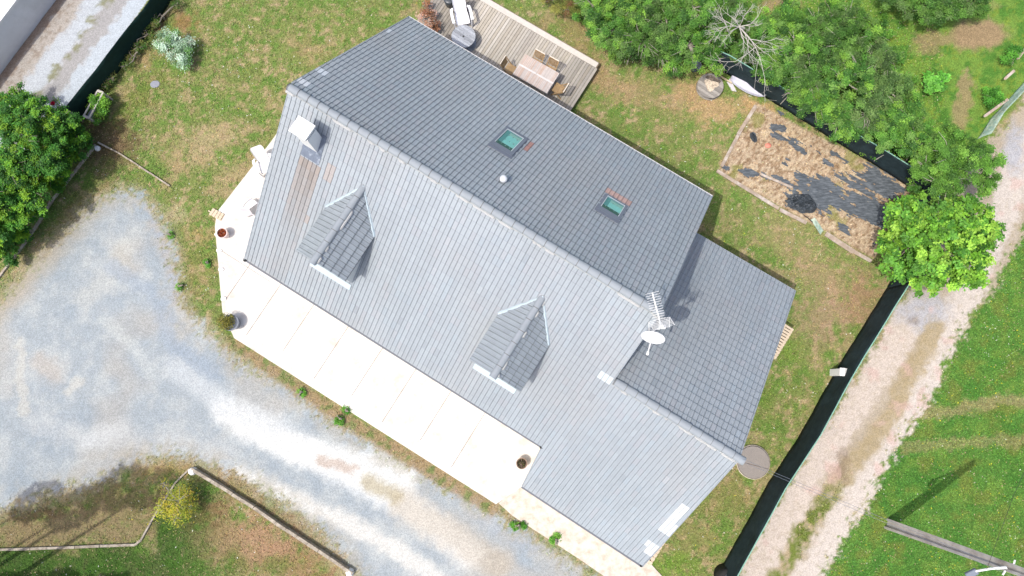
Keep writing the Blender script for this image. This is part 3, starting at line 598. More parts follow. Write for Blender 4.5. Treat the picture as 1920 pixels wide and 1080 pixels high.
# chimney -----------------------------------------------------------
ch=bpy.data.objects.new('chimney',None); C.objects.link(ch); ch.parent=house; ch.location=W(1.5,-1.1,7)-house.location
def ubox(b,u0,u1,v0,v1,z0,z1,col=None):
    vs=[W(u,v,z) for z in(z0,z1) for u,v in((u0,v0),(u1,v0),(u1,v1),(u0,v1))]
    return b.add(vs,[(3,2,1,0),(4,5,6,7),(0,1,5,4),(1,2,6,5),(2,3,7,6),(3,0,4,7)],col)
def fz(v): return HR+MF*v
def bz(v): return HR-MB_*v
b=MB(); ubox(b,1.1,1.67,-1.28,-.80,6.8,8.42); b.build('stack',m_white,ch)
b=MB(); 
for du in(1.14,1.58):
    for dv in(-1.24,-.90): ubox(b,du,du+.06,dv,dv+.06,8.42,8.62)
ubox(b,1.2,1.57,-1.18,-.9,8.42,8.45); b.build('peg',m_dark,ch)
b=MB(); ubox(b,1.05,1.72,-1.36,-.75,8.62,8.72); b.build('cap',m_white,ch)
fl=MB()
for (u0,u1,v0,v1) in [(1.08,1.86,-1.60,-1.27),(1.66,1.84,-1.3,-.70)]:
    fl.add([W(u,v,fz(v)+.05) for u,v in((u0,v0),(u1,v0),(u1,v1),(u0,v1))]+[W(u,v,fz(v)-.02) for u,v in((u0,v0),(u1,v0),(u1,v1),(u0,v1))],[(0,1,2,3),(0,4,5,1),(1,5,6,2),(2,6,7,3),(3,7,4,0)])
m_lead2=mat('blue_grey_flashing',(.13,.155,.20),.5,.25,6,spec=.5,col2=(.34,.36,.38),thr=.66,dscale=6)
fl.build('flashing',m_lead2,ch)
# skylights -----------------------------------------------------------
def skylight(u0,u1,v0,v1,gu0,gu1,gv0,gv1):
    k=bpy.data.objects.new('skylight',None); C.objects.link(k); k.parent=house; k.location=W((u0+u1)/2,(v0+v1)/2,bz(v0))-house.location
    def sl(b,a,c,d,e,h0,h1,col=None):
        nz=.10
        P=lambda u,v,h:W(u,v,bz(v)+h)
        b.add([P(u,v,h) for h in(h0,h1) for u,v in((a,d),(c,d),(c,e),(a,e))],[(3,2,1,0),(4,5,6,7),(0,1,5,4),(1,2,6,5),(2,3,7,6),(3,0,4,7)],col)
    b=MB(); sl(b,u0,u1,v0,v0+.2,-.03,.08); sl(b,u0,u1,v1-.08,v1,-.03,.055); sl(b,u0,u0+.07,v0,v1,-.03,.05); sl(b,u1-.07,u1,v0,v1,-.03,.05); b.build('flashing_frame',m_lead2 if 0 else m_frame,k)
    b=MB(); sl(b,u0+.05,gu0-.0,gv0-.18,gv1+.05,.03,.125); sl(b,gu1,u1-.05,gv0-.18,gv1+.05,.03,.125); sl(b,gu0,gu1,gv0-.18,gv0,.03,.12); sl(b,gu0,gu1,gv1,gv1+.05,.03,.12); b.build('sash',m_frame,k)
    b=MB(); t=.022; sl(b,gu0,gu0+t,gv0,gv1,.09,.132); sl(b,gu1-t,gu1,gv0,gv1,.09,.132); sl(b,gu0,gu1,gv1-.03,gv1,.09,.134); b.build('glazing_bead',m_alu,k)
    b=MB(); sl(b,gu0+.01,gu1-.01,gv0+.005,gv1-.01,.085,.10); b.build('glass',gl_,k)
    # flat panels coloured as a lit recess: blind, reveal and dark head
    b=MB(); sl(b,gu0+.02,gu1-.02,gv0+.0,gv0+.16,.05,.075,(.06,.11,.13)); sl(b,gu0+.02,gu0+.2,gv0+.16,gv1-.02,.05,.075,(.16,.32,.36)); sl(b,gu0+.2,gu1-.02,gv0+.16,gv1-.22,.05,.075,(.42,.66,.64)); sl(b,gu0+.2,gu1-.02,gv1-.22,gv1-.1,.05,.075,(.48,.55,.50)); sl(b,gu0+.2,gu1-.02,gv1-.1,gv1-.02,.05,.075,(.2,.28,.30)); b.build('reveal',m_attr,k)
gl_=bpy.data.materials.new('window_glass'); gl_.use_nodes=True; N=gl_.node_tree.nodes; Lk=gl_.node_tree.links; tb=N.new('ShaderNodeBsdfTransparent'); tb.inputs[0].default_value=(.84,.95,.95,1); gb=N.new('ShaderNodeBsdfGlossy'); gb.inputs[1].default_value=.05; gb.inputs[0].default_value=(.9,.95,1,1); ms=N.new('ShaderNodeMixShader'); ms.inputs[0].default_value=.12; Lk.new(tb.outputs[0],ms.inputs[1]); Lk.new(gb.outputs[0],ms.inputs[2]); Lk.new(ms.outputs[0],N['Material Output'].inputs[0])
skylight(6.40,7.42,2.33,3.66,6.52,7.24,2.64,3.52)
skylight(10.92,11.94,2.32,3.31,11.05,11.79,2.60,3.22)
# roof vent
v=bpy.data.objects.new('roof_vent',None); C.objects.link(v); v.parent=house; vp=W(7.74,1.33,bz(1.33)); v.location=vp-house.location
b=MB(); b.lathe([(.16,-.06),(.13,.06),(.10,.12),(.10,.2)],16,Matrix.Translation(vp)); b.build('base',m_frame,v,smooth=True)
b=MB(); b.lathe([(.125,.18),(.14,.2),(.135,.25),(.10,.3),(.05,.325),(.005,.33)],20,Matrix.Translation(vp)); b.build('cowl',m_steel,v,smooth=True)
# aerial, dish ---------------------------------------------------------
mast0=W(14.74,-.55,6.9); mast1=W(14.74,-.55,9.5)
t=empty('tv_antenna',mast0,'white rake-shaped television aerial with many short rods at the end of the ridge','aerial')
MB().tube([mast0,mast1],.03,8).build('mast',m_steel,t,smooth=True)
bz0=9.3; e0=G(1223,549,bz0); e1=G(1236,598,bz0); bd=(e0-e1).normalized(); bx=Vector((-bd.y,bd.x,0))
MB().beam(e1,e0,.035,.035).build('boom',m_white,t)
b=MB()
for k in range(12):
    f=k/11; p=e0.lerp(e1,f); ln=.26-.02*f
    if k%2==0: b.tube([p-bx*ln*.8+Vector((0,0,.02)),p+bx*ln*.8+Vector((0,0,.02))],.006,5)
    b.tube([p-bx*ln*.85,p+bx*ln*.85],.007,5)
b.build('element',m_white,t)
b=MB(); rc=G(1238,606,bz0)
rx=bx; ry=bd
for s in(-1,1):
    for k in range(7):
        q=e1-bd*(.02+.045*k)+Vector((0,0,s*.02+s*.055*k)); b.tube([q-rx*.31,q+rx*.31],.006,5)
    for x in(-.33,0,.33): b.tube([e1-bd*.02+rx*x+Vector((0,0,s*.02)),e1-bd*.30+rx*x+Vector((0,0,s*.36))],.012,5)
b.build('reflector',m_white,t)
MB().tube([e1,e1-bd*.3+Vector((0,0,0)),mast1-Vector((0,0,.2))],.022,6).build('bracket',m_steel,t)
b=MB(); b.box(tuple(mast1-Vector((.07,.06,.3))),tuple(mast1-Vector((-.07,-.06,.12)))); b.build('clamp',m_white,t)
dc=G(1224.6,633,8.6)
t=empty('satellite_dish',dc,'white oval satellite dish tilted on edge beside the aerial mast','satellite dish')
ax=(G(1218,655,8.6)-G(1224.6,633,8.6)).normalized(); dn=(ax+Vector((0,0,.42))).normalized(); q=dn.to_track_quat('Z','Y').to_matrix().to_4x4(); Mx=Matrix.Translation(dc)@q
b=MB(); b.lathe([(.005,-.09),(.15,-.082),(.28,-.05),(.36,-.012),(.385,0),(.37,.008),(.28,-.035),(.15,-.066),(.005,-.074)],32,Mx,close=False); b.build('reflector',m_plastic,t,smooth=True)
lo=dc+ax*.52+Vector((0,0,-.12)); b=MB(); b.tube([dc-q.to_3x3()@Vector((0,.0,.06))-Vector((0,0,.2)),lo],.018,6); b.build('feed_arm',m_white,t)
b=MB(); b.lathe([(.03,-.06),(.045,-.05),(.045,.05),(.03,.07)],12,Matrix.Translation(lo)@(-ax).to_track_quat('Z','Y').to_matrix().to_4x4()); b.build('receiver',m_white,t,smooth=True)
MB().tube([dc-dn*.09,dc-dn*.2,mast1*.5+mast0*.5+Vector((0,0,.35))],.025,6).build('bracket',m_frame,t)
# ------------------------------------------------------------------ deck and furniture
DZ=.38
t=empty('wooden_deck',W(4,8.9,0),'pale weathered timber deck of narrow boards behind the house','deck')
du0,du1,dv0,dv1=UV(*G(803,6,DZ).xy)[0],7.30,6.0,9.82
b=MB(); u=du1
WC=[(214,205,190),(219,210,196),(208,198,181),(222,214,201)]
k=0
u=du0
while u<du1-.02:
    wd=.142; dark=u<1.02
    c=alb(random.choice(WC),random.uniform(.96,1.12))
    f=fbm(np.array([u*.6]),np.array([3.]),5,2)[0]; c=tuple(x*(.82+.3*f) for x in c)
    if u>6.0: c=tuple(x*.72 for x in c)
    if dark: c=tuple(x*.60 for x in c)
    cut=random.uniform(7,9.2)
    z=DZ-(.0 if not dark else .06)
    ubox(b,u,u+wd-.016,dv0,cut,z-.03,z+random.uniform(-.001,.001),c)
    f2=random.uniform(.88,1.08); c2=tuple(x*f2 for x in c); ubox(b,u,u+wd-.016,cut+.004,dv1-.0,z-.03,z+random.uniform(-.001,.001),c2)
    u+=wd
m_board=mat('deck_boards',(0,0,0),.85,.10,7,attr=True,stretch=((1,1,1),(0,0,0)))
b.build('board',m_board,t); t_=None
b=MB(); ubox(b,du0,du1+.0,dv1+.01,dv1+.27,DZ-.03,DZ+.012,alb((240,232,220),.98)); ubox(b,du1+.005,du1+.05,dv0,dv1+.27,DZ-.3,DZ-.01,alb((150,135,115))); ubox(b,du0,du1,dv1+.275,dv1+.31,DZ-.32,DZ-.01,alb((150,135,115))); b.build('edge_board',m_board,t)
b=MB(); 
for v in np.arange(6.2,9.9,.6): ubox(b,du0,du1-.02,v,v+.07,DZ-.25,DZ-.1)
for u in np.arange(du0+.2,7.3,1.6):
    for v in(6.3,8,9.7): ubox(b,u,u+.1,v,v+.1,-.02,DZ-.1)
b.build('joist',m_soil,t)
# cable drums
def drum(name,p,r,hgt,label,top=m_wood,fire=False):
    t=empty(name,p,label,'cable drum'); T=Matrix.Translation(p)
    b=MB()
    n=9; wd=2*r/n; ang=.95
    for zz in(hgt-.05,.0):
        bb=MB()
        for i in range(n):
            x0=-r+i*wd+.004; x1=x0+wd-.008
            pts=[]
            xs=np.linspace(x0,x1,4); 
            up=[(x,math.sqrt(max(r*r-x*x,1e-4))) for x in xs]; lo=[(x,-y) for x,y in up[::-1]]
            poly=[Vector((p.x+x*math.cos(ang)-y*math.sin(ang),p.y+x*math.sin(ang)+y*math.cos(ang),0)) for x,y in up+lo]
            g_=random.uniform(.7,1.25); cc=(.33*g_,.345*g_,.37*g_) if not fire else (.27*g_,.25*g_,.225*g_)
            bb.prism(poly,p.z+zz+random.uniform(0,.004),p.z+zz+.05+random.uniform(0,.004),cc)
        bb.build('disc' if zz else 'bottom_disc',mat('drum_boards'+str(random.random()),(0,0,0),.85,.35,7,attr=True,stretch=((1,7,1),(0,0,.95))),t)
    b.lathe([(r*.42,.05),(r*.42,hgt-.05)],20,T); b.build('core',m_wood,t,smooth=True)
    b=MB(); b.lathe([(.045,hgt-.01),(.045,hgt+.006)],12,T)
    for dx,dy in((.16,.03),(-.13,.05),(.04,-.15),(.0,.16)): b.lathe([(.015,hgt-.01),(.015,hgt+.008)],8,T@Matrix.Translation((dx,dy,0)))
    b.build('hub_fitting',m_dark,t); return t
p=G(869,68,DZ+.62); drum('cable_drum_table',Vector((p.x,p.y,DZ)),.545,.62,'round grey wooden cable drum used as a table on the deck')
p=G(1332,161,.24); dr=drum('cable_drum',Vector((p.x,p.y,.0)),.60,.26,'scorched cable drum lying on the dry grass below the trees',fire=True)
b=MB(); pr=[]
pts=[]
for a in np.arange(0,6.28,.35): rr=.26*(1+.5*math.sin(a*3+1)*.5+random.uniform(-.15,.15)); pts.append(Vector((p.x+.02+rr*math.cos(a)*1.1,p.y+.02+rr*math.sin(a),0)))
b.prism(pts,.255,.275); b.build('ash',mat('ash',(.62,.52,.40),1,.3,14,col2=(.12,.1,.08),thr=.58,dscale=9,bump=.02),dr)
b=MB(); pts=[Vector((p.x+.05+(.42+random.uniform(-.06,.06))*math.cos(a)*1.05,p.y+.22+(.26+random.uniform(-.05,.05))*math.sin(a),0)) for a in np.arange(0,6.28,.3)]; b.prism(pts,.25,.262); b.build('scorch',mat('scorched_wood',(.10,.085,.07),1,.5,9,col2=(.25,.2,.15),thr=.55,dscale=7),dr)
# white lounge chair
def lounge_chair(name,base,rz,label,group,sc=1.):
    t=empty(name,base,label,'chair',group,rz)
    Mx=Matrix.Translation(base)@Matrix.Rotation(rz,4,'Z')@Matrix.Scale(sc,4)   # chair faces local -Y
    def P(x,y,z): return Mx@Vector((x,y,z))
    def panel(b,rows,th=.025):   # rows of (y,z,halfwidth,sag)
        vs=[]; n=7
        for y,z,hw,sg in rows:
            for i in range(n): 
                q=-1+2*i/(n-1); vs.append(P(q*hw,y,z-sg*(1-q*q)))
        m=len(vs)
        for y,z,hw,sg in rows:
            for i in range(n): q=-1+2*i/(n-1); vs.append(P(q*hw,y,z-sg*(1-q*q)-th))
        fs=[]
        for r in range(len(rows)-1):
            for i in range(n-1): a=r*n+i; fs+=[(a,a+1,a+n+1,a+n),(m+a,m+a+n,m+a+n+1,m+a+1)]
        per=[i for i in range(n)]+[r*n+n-1 for r in range(1,len(rows))]+[(len(rows)-1)*n+i for i in range(n-2,-1,-1)]+[r*n for r in range(len(rows)-2,0,-1)]
        for i in range(len(per)): a=per[i];c=per[(i+1)%len(per)]; fs.append((a,c,m+c,m+a))
        b.add(vs,fs)
    b=MB(); panel(b,[(-.42,.30,.27,.0),(-.38,.36,.28,.01),(-.2,.35,.28,.03),(.0,.32,.27,.04),(.12,.30,.26,.04)]); b.build('seat',m_plastic,t,smooth=True)
    b=MB(); panel(b,[(.10,.30,.25,.03),(.2,.45,.255,.03),(.34,.68,.27,.025),(.46,.88,.27,.02),(.52,.96,.24,.01),(.54,.98,.18,.0)],.03); b.build('backrest',m_plastic,t,smooth=True)
    for s in(-1,1):
        b=MB(); arc=[(s*.30,.22,.50),(s*.36,.20,.56),(s*.385,.05,.585),(s*.39,-.15,.585),(s*.385,-.36,.575),(s*.38,-.42,.55)]
        vs=[]
        for x,y,z in arc: vs+=[P(x-.055,y,z),P(x+.055,y,z),P(x+.05,y,z-.04),P(x-.05,y,z-.04)]
        fs=[(4*i+k,4*i+(k+1)%4,4*i+4+(k+1)%4,4*i+4+k) for i in range(len(arc)-1) for k in range(4)]+[(3,2,1,0),(20,21,22,23)]
        b.add(vs,fs); b.build('armrest',m_plastic,t,smooth=False)
        b=MB(); b.beam(P(s*.36,-.40,.56),P(s*.33,-.44,0),.07,.05); b.build('leg',m_plastic,t)
        b=MB(); b.beam(P(s*.32,.22,.54),P(s*.34,.42,0),.06,.05); b.build('leg',m_plastic,t)
    return t
p=G(865,28,DZ+.35); lounge_chair('lounge_chair',Vector((p.x,p.y,DZ)),.22,'white plastic armchair facing the round drum table on the deck','white plastic armchairs',1.12)
p=G(497,306,.35); lounge_chair('lounge_chair',Vector((p.x,p.y,.06)),.38,'white plastic armchair half hidden under the left gable edge of the roof','white plastic armchairs',1.05)
# grey-pink tipped back of a low chair on the slab
t=empty('low_chair',G(464,386),'pinkish grey low folding seat lying on the slab by the left gable','folding seat')
q=[G(445,390,.5),G(467,391.5,.5),G(474,402,.25),G(460,407.5,.25)]
b=MB(); b.add(q+[v-Vector((0,0,.03)) for v in q],[(0,3,2,1),(4,5,6,7),(0,1,5,4),(1,2,6,5),(2,3,7,6),(3,0,4,7)]); b.build('backrest',m_chairp,t)
q=[G(460,407,.25),G(474,402,.25),G(484,384,.3),G(466,376,.3)]; q2=[G(467,391.5,.48),G(456,390,.48),G(470,372,.4),G(483,380,.4)]
b=MB(); b.add(q2+[v-Vector((0,0,.03)) for v in q2],[(0,1,2,3),(7,6,5,4),(0,4,5,1),(1,5,6,2),(2,6,7,3),(3,7,4,0)]); b.build('seat',m_plastic,t)
for a in(G(445,390,.5),G(474,402,.25),G(484,382,.4),G(470,372,.4)): MB().beam(a,Vector((a.x,a.y,.06)),.03,.03).build('leg',m_plastic,t)
MB().tube([G(455,389,.5),G(462,379,.5),G(472,372,.5)],.012,5).build('strut',m_frame,t)
# dining table
tz=DZ+.74; tc=[G(985.5,101.5,tz),G(1049.5,137.5,tz),G(1027,178,tz),G(961,139,tz)]
o_=tc[0]; ex=(tc[1]-tc[0]); ey=(tc[3]-tc[0])
t=empty('dining_table',Vector(((tc[0]+tc[2])/2).xy.to_3d())+Vector((0,0,DZ)),'long slatted wooden dining table with bleached boards on the deck','table')
b=MB(); nb=26
for half in(0,1):
    for i in range(nb):
        f0=half*.5+i*.5/nb; f1=f0+.5/nb-.003
        for g0,g1 in((.0,.47),(.53,1.)):
            c=alb((242,230,222),random.uniform(.88,1.05)); 
            if random.random()<.3: c=alb((240,212,194),random.uniform(.9,1.05))
            vs=[o_+ex*f+ey*g_ for f,g_ in((f0,g0),(f1,g0),(f1,g1),(f0,g1))]; b.add(vs+[v_-Vector((0,0,.025)) for v_ in vs],[(0,3,2,1),(4,5,6,7),(0,1,5,4),(1,2,6,5),(2,3,7,6),(3,0,4,7)],c)
b.build('tabletop',m_board,t)
b=MB()
for g0,g1,f0,f1 in((.465,.535,0,.495),(.465,.535,.505,1.)):
    vs=[o_+ex*f+ey*g_+Vector((0,0,.006)) for f,g_ in((f0,g0),(f1,g0),(f1,g1),(f0,g1))]; b.add(vs+[v_-Vector((0,0,.04)) for v_ in vs],[(0,3,2,1),(4,5,6,7),(0,1,5,4),(1,2,6,5),(2,3,7,6),(3,0,4,7)],alb((250,244,240)))
b.build('centre_board',m_board,t)
b=MB(); 
for a,c in((0,1),(1,2),(2,3),(3,0)): b.beam(tc[a]*.96+tc[(a+2)%4]*.04-Vector((0,0,.07)),tc[c]*.96+tc[(c+2)%4]*.04-Vector((0,0,.07)),.03,.08)
b.build('apron',m_wood,t)
for k in range(4): a=tc[k]*.93+tc[(k+2)%4]*.07; MB().beam(a-Vector((0,0,.03)),Vector((a.x,a.y,DZ)),.07,.07).build('leg',m_wood,t)
m_cw=mat('teak',(.36,.24,.12),.75,.2,9)
def folding_chair(cx,cy,rz,label):
    base=Vector((cx,cy,DZ)); t=empty('folding_chair',base,label,'chair','slatted wooden folding chairs round the dining table',rz)
    Mx=Matrix.Translation(base)@Matrix.Rotation(rz,4,'Z'); P=lambda x,y,z:Mx@Vector((x,y,z))
    b=MB()
    for i in range(8): y=-.20+i*.055; b.beam(P(-.22,y,.44),P(.22,y,.44),.042,.018)
    b.build('seat',m_cw,t)
    b=MB()
    for i in range(8): x=-.19+i*.054; b.beam(P(x,.24,.50),P(x,.36,.88),.038,.015,up=Vector((0,1,0)))
    b.beam(P(-.25,.37,.90),P(.25,.37,.90),.05,.07); b.build('backrest',m_cw,t)
    b=MB(); b.beam(P(-.25,.37,.92+.02),P(.25,.37,.94),.045,.02); b.build('top_rail',m_plastic if 0 else mat('bleached_rail',(.62,.55,.46),.8,.1,8),t)
    for s in(-1,1):
        MB().beam(P(s*.235,.38,.92),P(s*.235,-.20,.0),.035,.04).build('leg',m_cw,t)
        MB().beam(P(s*.205,-.18,.44),P(s*.205,.30,.0),.035,.04).build('leg',m_cw,t)
    return t
th0=math.atan2(ex.y,ex.x)
for (px,py,r_,lb) in [(1005,116,0,'slatted wooden chair tucked in behind the table, nearer the drum'),(1031,129,0,'slatted wooden chair tucked in behind the table, nearer the deck corner'),(956,126,math.pi/2,'slatted wooden chair at the end of the table facing the round drum'),(1047,163,-math.pi/2,'slatted wooden chair at the end of the table by the deck corner'),(975,163,math.pi,'slatted wooden chair mostly under the roof edge at the house side of the table')]:
    p=G(px,py,DZ+.6); folding_chair(p.x,p.y,th0+r_,lb)
b=MB(); p=G(842,-3,DZ+.5); b.lathe([(.2,0),(.24,.3),(.26,.5),(.24,.52),(.0,.5)],16,Matrix.Translation((p.x,p.y,DZ))); tag(b.build('waste_bin',m_tarp,smooth=True),'black bin behind the white armchair at the top edge of the deck','bin')
# ------------------------------------------------------------------ fences
def screen(name,base,top_h,mt,label,cat='fence',sag=.04,posts=True,edge_mat=None,lean=(0,0),group=None,postpx=None):
    P=[G(*p) for p in base]; t=empty(name,P[0],label,cat,group); Q=[]
    for a,c in zip(P[:-1],P[1:]):
        n=max(1,int((c-a).length/.18)); Q+=[a.lerp(c,i/n) for i in range(n)]
    Q.append(P[-1]); rows=7; vs=[];fs=[]
    for i,p in enumerate(Q):
        d=(Q[min(i+1,len(Q)-1)]-Q[max(i-1,0)]).normalized(); nn=Vector((-d.y,d.x,0))
        for r in range(rows):
            f=r/(rows-1); w_=(fbm(np.array([i*.18*1.4]),np.array([f*1.5]),41,3)[0]-.5)*.26*math.sin(f*3.0+.15); hh=top_h+ (fbm(np.array([i*.12]),np.array([1.]),51,2)[0]-.5)*sag*2
            vs.append(p+nn*w_+Vector((lean[0]*f,lean[1]*f,hh*f+.01)))
    m=len(vs); 
    for i in range(len(Q)-1):
        for r in range(rows-1): a=i*rows+r; fs.append((a,a+rows,a+rows+1,a+1))
    b=MB(); b.add(vs,fs); o=b.build('net',mt,t,smooth=True); md=o.modifiers.new('s','SOLIDIFY'); md.thickness=.012
    if edge_mat:
        b=MB(); b.tube([vs[i*rows+rows-1] for i in range(len(Q))],.022,5); b.build('top_edge',edge_mat,t)
    if posts:
        b=MB(); acc=0; last=None
        for i in range(0,len(Q)-1,13):
            p=Q[i]; d=(Q[i+1]-Q[i]).normalized(); nn=Vector((d.y,-d.x,0))*.06
            MB().tube([p-nn*.8,p-nn*.8+Vector((lean[0],lean[1],top_h+.03))],.025,6).build('post',m_post,t)
    return t
screen('screen_fence',[(330,-22),(322,0),(295,42),(250,97),(207,155),(170,203),(150,228),(120,262)],1.25,m_netg,'dark green netting fence between the gravel road and the top left lawn',posts=False)
RB=[(1662,540),(1575,680),(1540,740),(1502,810),(1440,905),(1400,978),(1352,1064),(1300,1160)]
screen('screen_fence',RB,1.95,m_net,'long black netting fence along the left side of the pink lane',edge_mat=m_edge,posts=False)
screen('screen_fence',[(1290,104),(1350,132),(1440,187),(1520,236),(1585,278),(1640,310),(1712,356)],1.5,m_net,'dark netting fence behind the tarp covered bed, partly under the trees',edge_mat=m_edge)
screen('screen_fence',[(1712,356),(1722,400),(1700,460),(1662,540)],1.7,m_net,'short netting fence running under the round bright tree',edge_mat=m_edge)
m_gnet=mat('pale_green_net',(.24,.36,.30),.8,.35,8,col2=(.42,.48,.38),thr=.52,dscale=6,bump=.03,bscale=9)
screen('screen_fence',[(1832,262),(1858,222),(1897,180),(1950,120)],.5,m_gnet,'faded pale green netting fence sagging beside the lane at the right edge',lean=(.32,.10),posts=False,sag=.1)
for q,l,lb in [((1846,218),(1890,186),'grey plank lying at the foot of the faded green netting, lower one'),((1884,148),(1902,132),'short grey plank standing by the faded green netting, middle one'),((1908,110),(1930,82),'grey plank by the faded green netting at the right edge of the photo')]:
    b=MB(); b.beam(G(*q,.45),G(*l,.5),.12,.04); b.beam(G(*q,.2)+Vector((0,0,.0)),G(*q,.5),.06,.06); tag(b.build('plank',m_plank),lb,'plank')
# meter pillar by the black fence
t=empty('meter_box',G(1563,700),'white meter pillar standing against the black fence','meter box')
p=G(1563,699); M4=Matrix.Translation(p)@Matrix.Rotation(-.12,4,'Z'); b=MB(); b.box((-.17,-.15,-.02),(.13,.15,1.0),M4); b.build('cabinet',m_white,t,bevel=.02)
b=MB(); b.add([M4@Vector(v_) for v_ in((-.19,-.17,1.0),(.15,-.17,1.0),(.15,.17,1.0),(-.19,.17,1.0),(-.02,-.17,1.09),(-.02,.17,1.09))],[(3,2,1,0),(0,1,4),(2,3,5),(1,2,5,4),(3,0,4,5)]); b.build('lid',m_white,t)
# neighbour's wall top left
t=empty('neighbour_wall',G(50,70),'long low white rendered outbuilding at the top left corner','outbuilding')
a=G(160,-73);c=G(-120,300); d=(c-a).normalized(); nn=Vector((d.y,-d.x,0)); 
if nn.dot(Vector((-1,1,0)))<0: nn=-nn
b=MB(); b.prism([a,c,c+nn*6,a+nn*6],-.05,1.62); b.build('wall',mat('bluish_white_render',(.66,.66,.66),.85,.06,1.5,col2=(.56,.56,.55),thr=.6,dscale=.6),t)
b=MB(); b.prism([a-nn*.05,c-nn*.05,c+nn*6,a+nn*6],1.62,1.74); b.build('coping',m_white,t)
# round cover and concrete well
def disc(name,p,r,h_,mt,label,cat,n=40,extra=None):
    t=empty(name,p,label,cat); b=MB(); b.lathe([(r,-.05),(r,h_-.02),(r-.02,h_),(.001,h_)],n,Matrix.Translation(p)); o=b.build('lid',mt,t); soft_normals(o,30)
    if extra: extra(t)
    return t
m_agg=mat('pebbly_concrete',(.25,.225,.205),.95,.22,55,bump=.01,bscale=60)
p=G(1411,866)
def ex1(t):
    b=MB(); b.lathe([(.05,.16),(.05,.17)],14,Matrix.Translation(p+Vector((-.38,.14,.0)))); b.build('plug',m_soil,t)
    MB().beam(p+Vector((-.66,.05,.161)),p+Vector((.60,-.28,.161)),.02,.006).build('joint',m_soil,t)
    b=MB(); b.lathe([(.72,.0),(.72,.10),(.70,.11),(.70,.0)],40,Matrix.Translation(p),close=False); b.build('rim',m_conc2,t)
disc('well_cover',p,.68,.16,m_agg,'big round pebbly concrete well cover beside the garage wing','well cover',extra=ex1)
p=G(291,158); o=MB(); o.lathe([(.17,-.02),(.18,.02),(.16,.035),(.001,.035)],20,Matrix.Translation(p)@Matrix.Scale(1.25,4,(1,.2,0))); tag(o.build('drain_cover',mat('grey_cover',(.24,.25,.29),.8,.1,12)),'small grey oval drain cover in the lawn below the silver bush','drain cover')
# white bench-like trough by the left fence
t=empty('wooden_trough',G(190,222),'narrow weathered white wooden plant frame beside the dark green fence','plant frame')
A_=G(156.5,218,.75); B_=G(184,169,.75); d=(B_-A_).normalized(); nn=Vector((d.y,-d.x,0)); ln=(B_-A_).length
for o_s in(0,.27): MB().beam(A_+nn*o_s,B_+nn*o_s,.06,.05).build('rail',m_wood if 0 else m_post,t)
for f in(0.02,.5,.98): q=A_+d*ln*f; MB().beam(q,q+nn*.27,.11,.045).build('cross_bar',m_post,t)
for f in(0.02,.98):
    for o_s in(0,.27): q=A_+d*ln*f+nn*o_s; MB().beam(q,Vector((q.x,q.y,0)),.06,.06).build('leg',m_post,t)
MB().beam(A_+nn*.13-Vector((0,0,.25)),B_+nn*.13-Vector((0,0,.25)),.20,.22).build('soil_box',m_frame,t)
# ------------------------------------------------------------------ bed, tarp, planks
def inbed(u,v): return 14.47+.05<u<22.15 and 8.76<v<12.62
def tarp():
    st=.045; us=np.arange(14.5,22.2,st); vs_=np.arange(8.7,12.7,st); Uu,Vv=np.meshgrid(us,vs_); X=OX+Uu*c_+Vv*s_; Y=OY-Uu*s_+Vv*c_; px,py=PX(X,Y)
    f=-np.ones(X.shape)
    for bx,by,rx,ry,a,wt in [(1565,372,58,20,32,.95),(1625,392,46,16,34,.85),(1530,372,30,28,20,1.),(1655,345,50,20,30,1.),(1620,380,46,14,28,.8),(1600,345,40,12,30,.7),(1503,345,12,20,-20,.9),(1510,380,34,14,10,.9),(1475,350,30,8,35,.8),(1455,335,16,6,20,.8),(1405,325,16,6,15,.9),(1435,330,14,7,30,.8),(1462,212,6,9,0,.8),(1450,240,8,8,0,.8),(1463,242,9,7,0,.9),(1460,257,14,5,20,.8),(1490,272,20,6,30,.8),(1500,282,14,5,30,.7),(1412,258,5,9,-10,1.),(1357,316,8,5,0,1.),(1560,292,10,8,0,.6),(1575,305,22,7,30,.6),(1545,300,22,6,35,.5),(1585,430,14,8,30,.7),(1665,430,7,20,-10,.5),(1648,470,14,14,0,.7),(1470,305,5,6,0,.7)]:
        ca,sa=math.cos(math.radians(a)),math.sin(math.radians(a)); dx=px-bx;dy=py-by; r=np.hypot((dx*ca+dy*sa)/rx,(-dx*sa+dy*ca)/ry); f=np.maximum(f,wt*(1.25-r))
    n=fbm(Uu*.9,Vv*6,301,4)+.5*fbm(Uu*4,Vv*12,302,3)-.75; f=f+n*1.8
    Z=.035+.05*(fbm(Uu*1.3,Vv*7,303,4)-.45)+.02*fbm(Uu*8,Vv*12,304,2)
    ok=(f[:-1,:-1]>.22); idx=np.arange(X.size).reshape(X.shape); q=np.stack([idx[:-1,:-1],idx[:-1,1:],idx[1:,1:],idx[1:,:-1]],-1)[ok]
    u,inv=np.unique(q,return_inverse=True); P=np.stack([X,Y,Z],-1).reshape(-1,3)[u]
    me=bpy.data.meshes.new('weed_fabric'); me.from_pydata(P.tolist(),[],inv.reshape(-1,4).tolist()); me.update()
    tag(link('weed_fabric',me,mat('faded_black_fabric',(.075,.088,.10),.6,.35,3,col2=(.12,.135,.15),thr=.55,dscale=3,stretch=((1,5,1),(0,0,.5579)),bump=.01,bscale=30),smooth=True),'torn faded black weed sheet spread over the straw covered bed','weed sheet')
tarp()
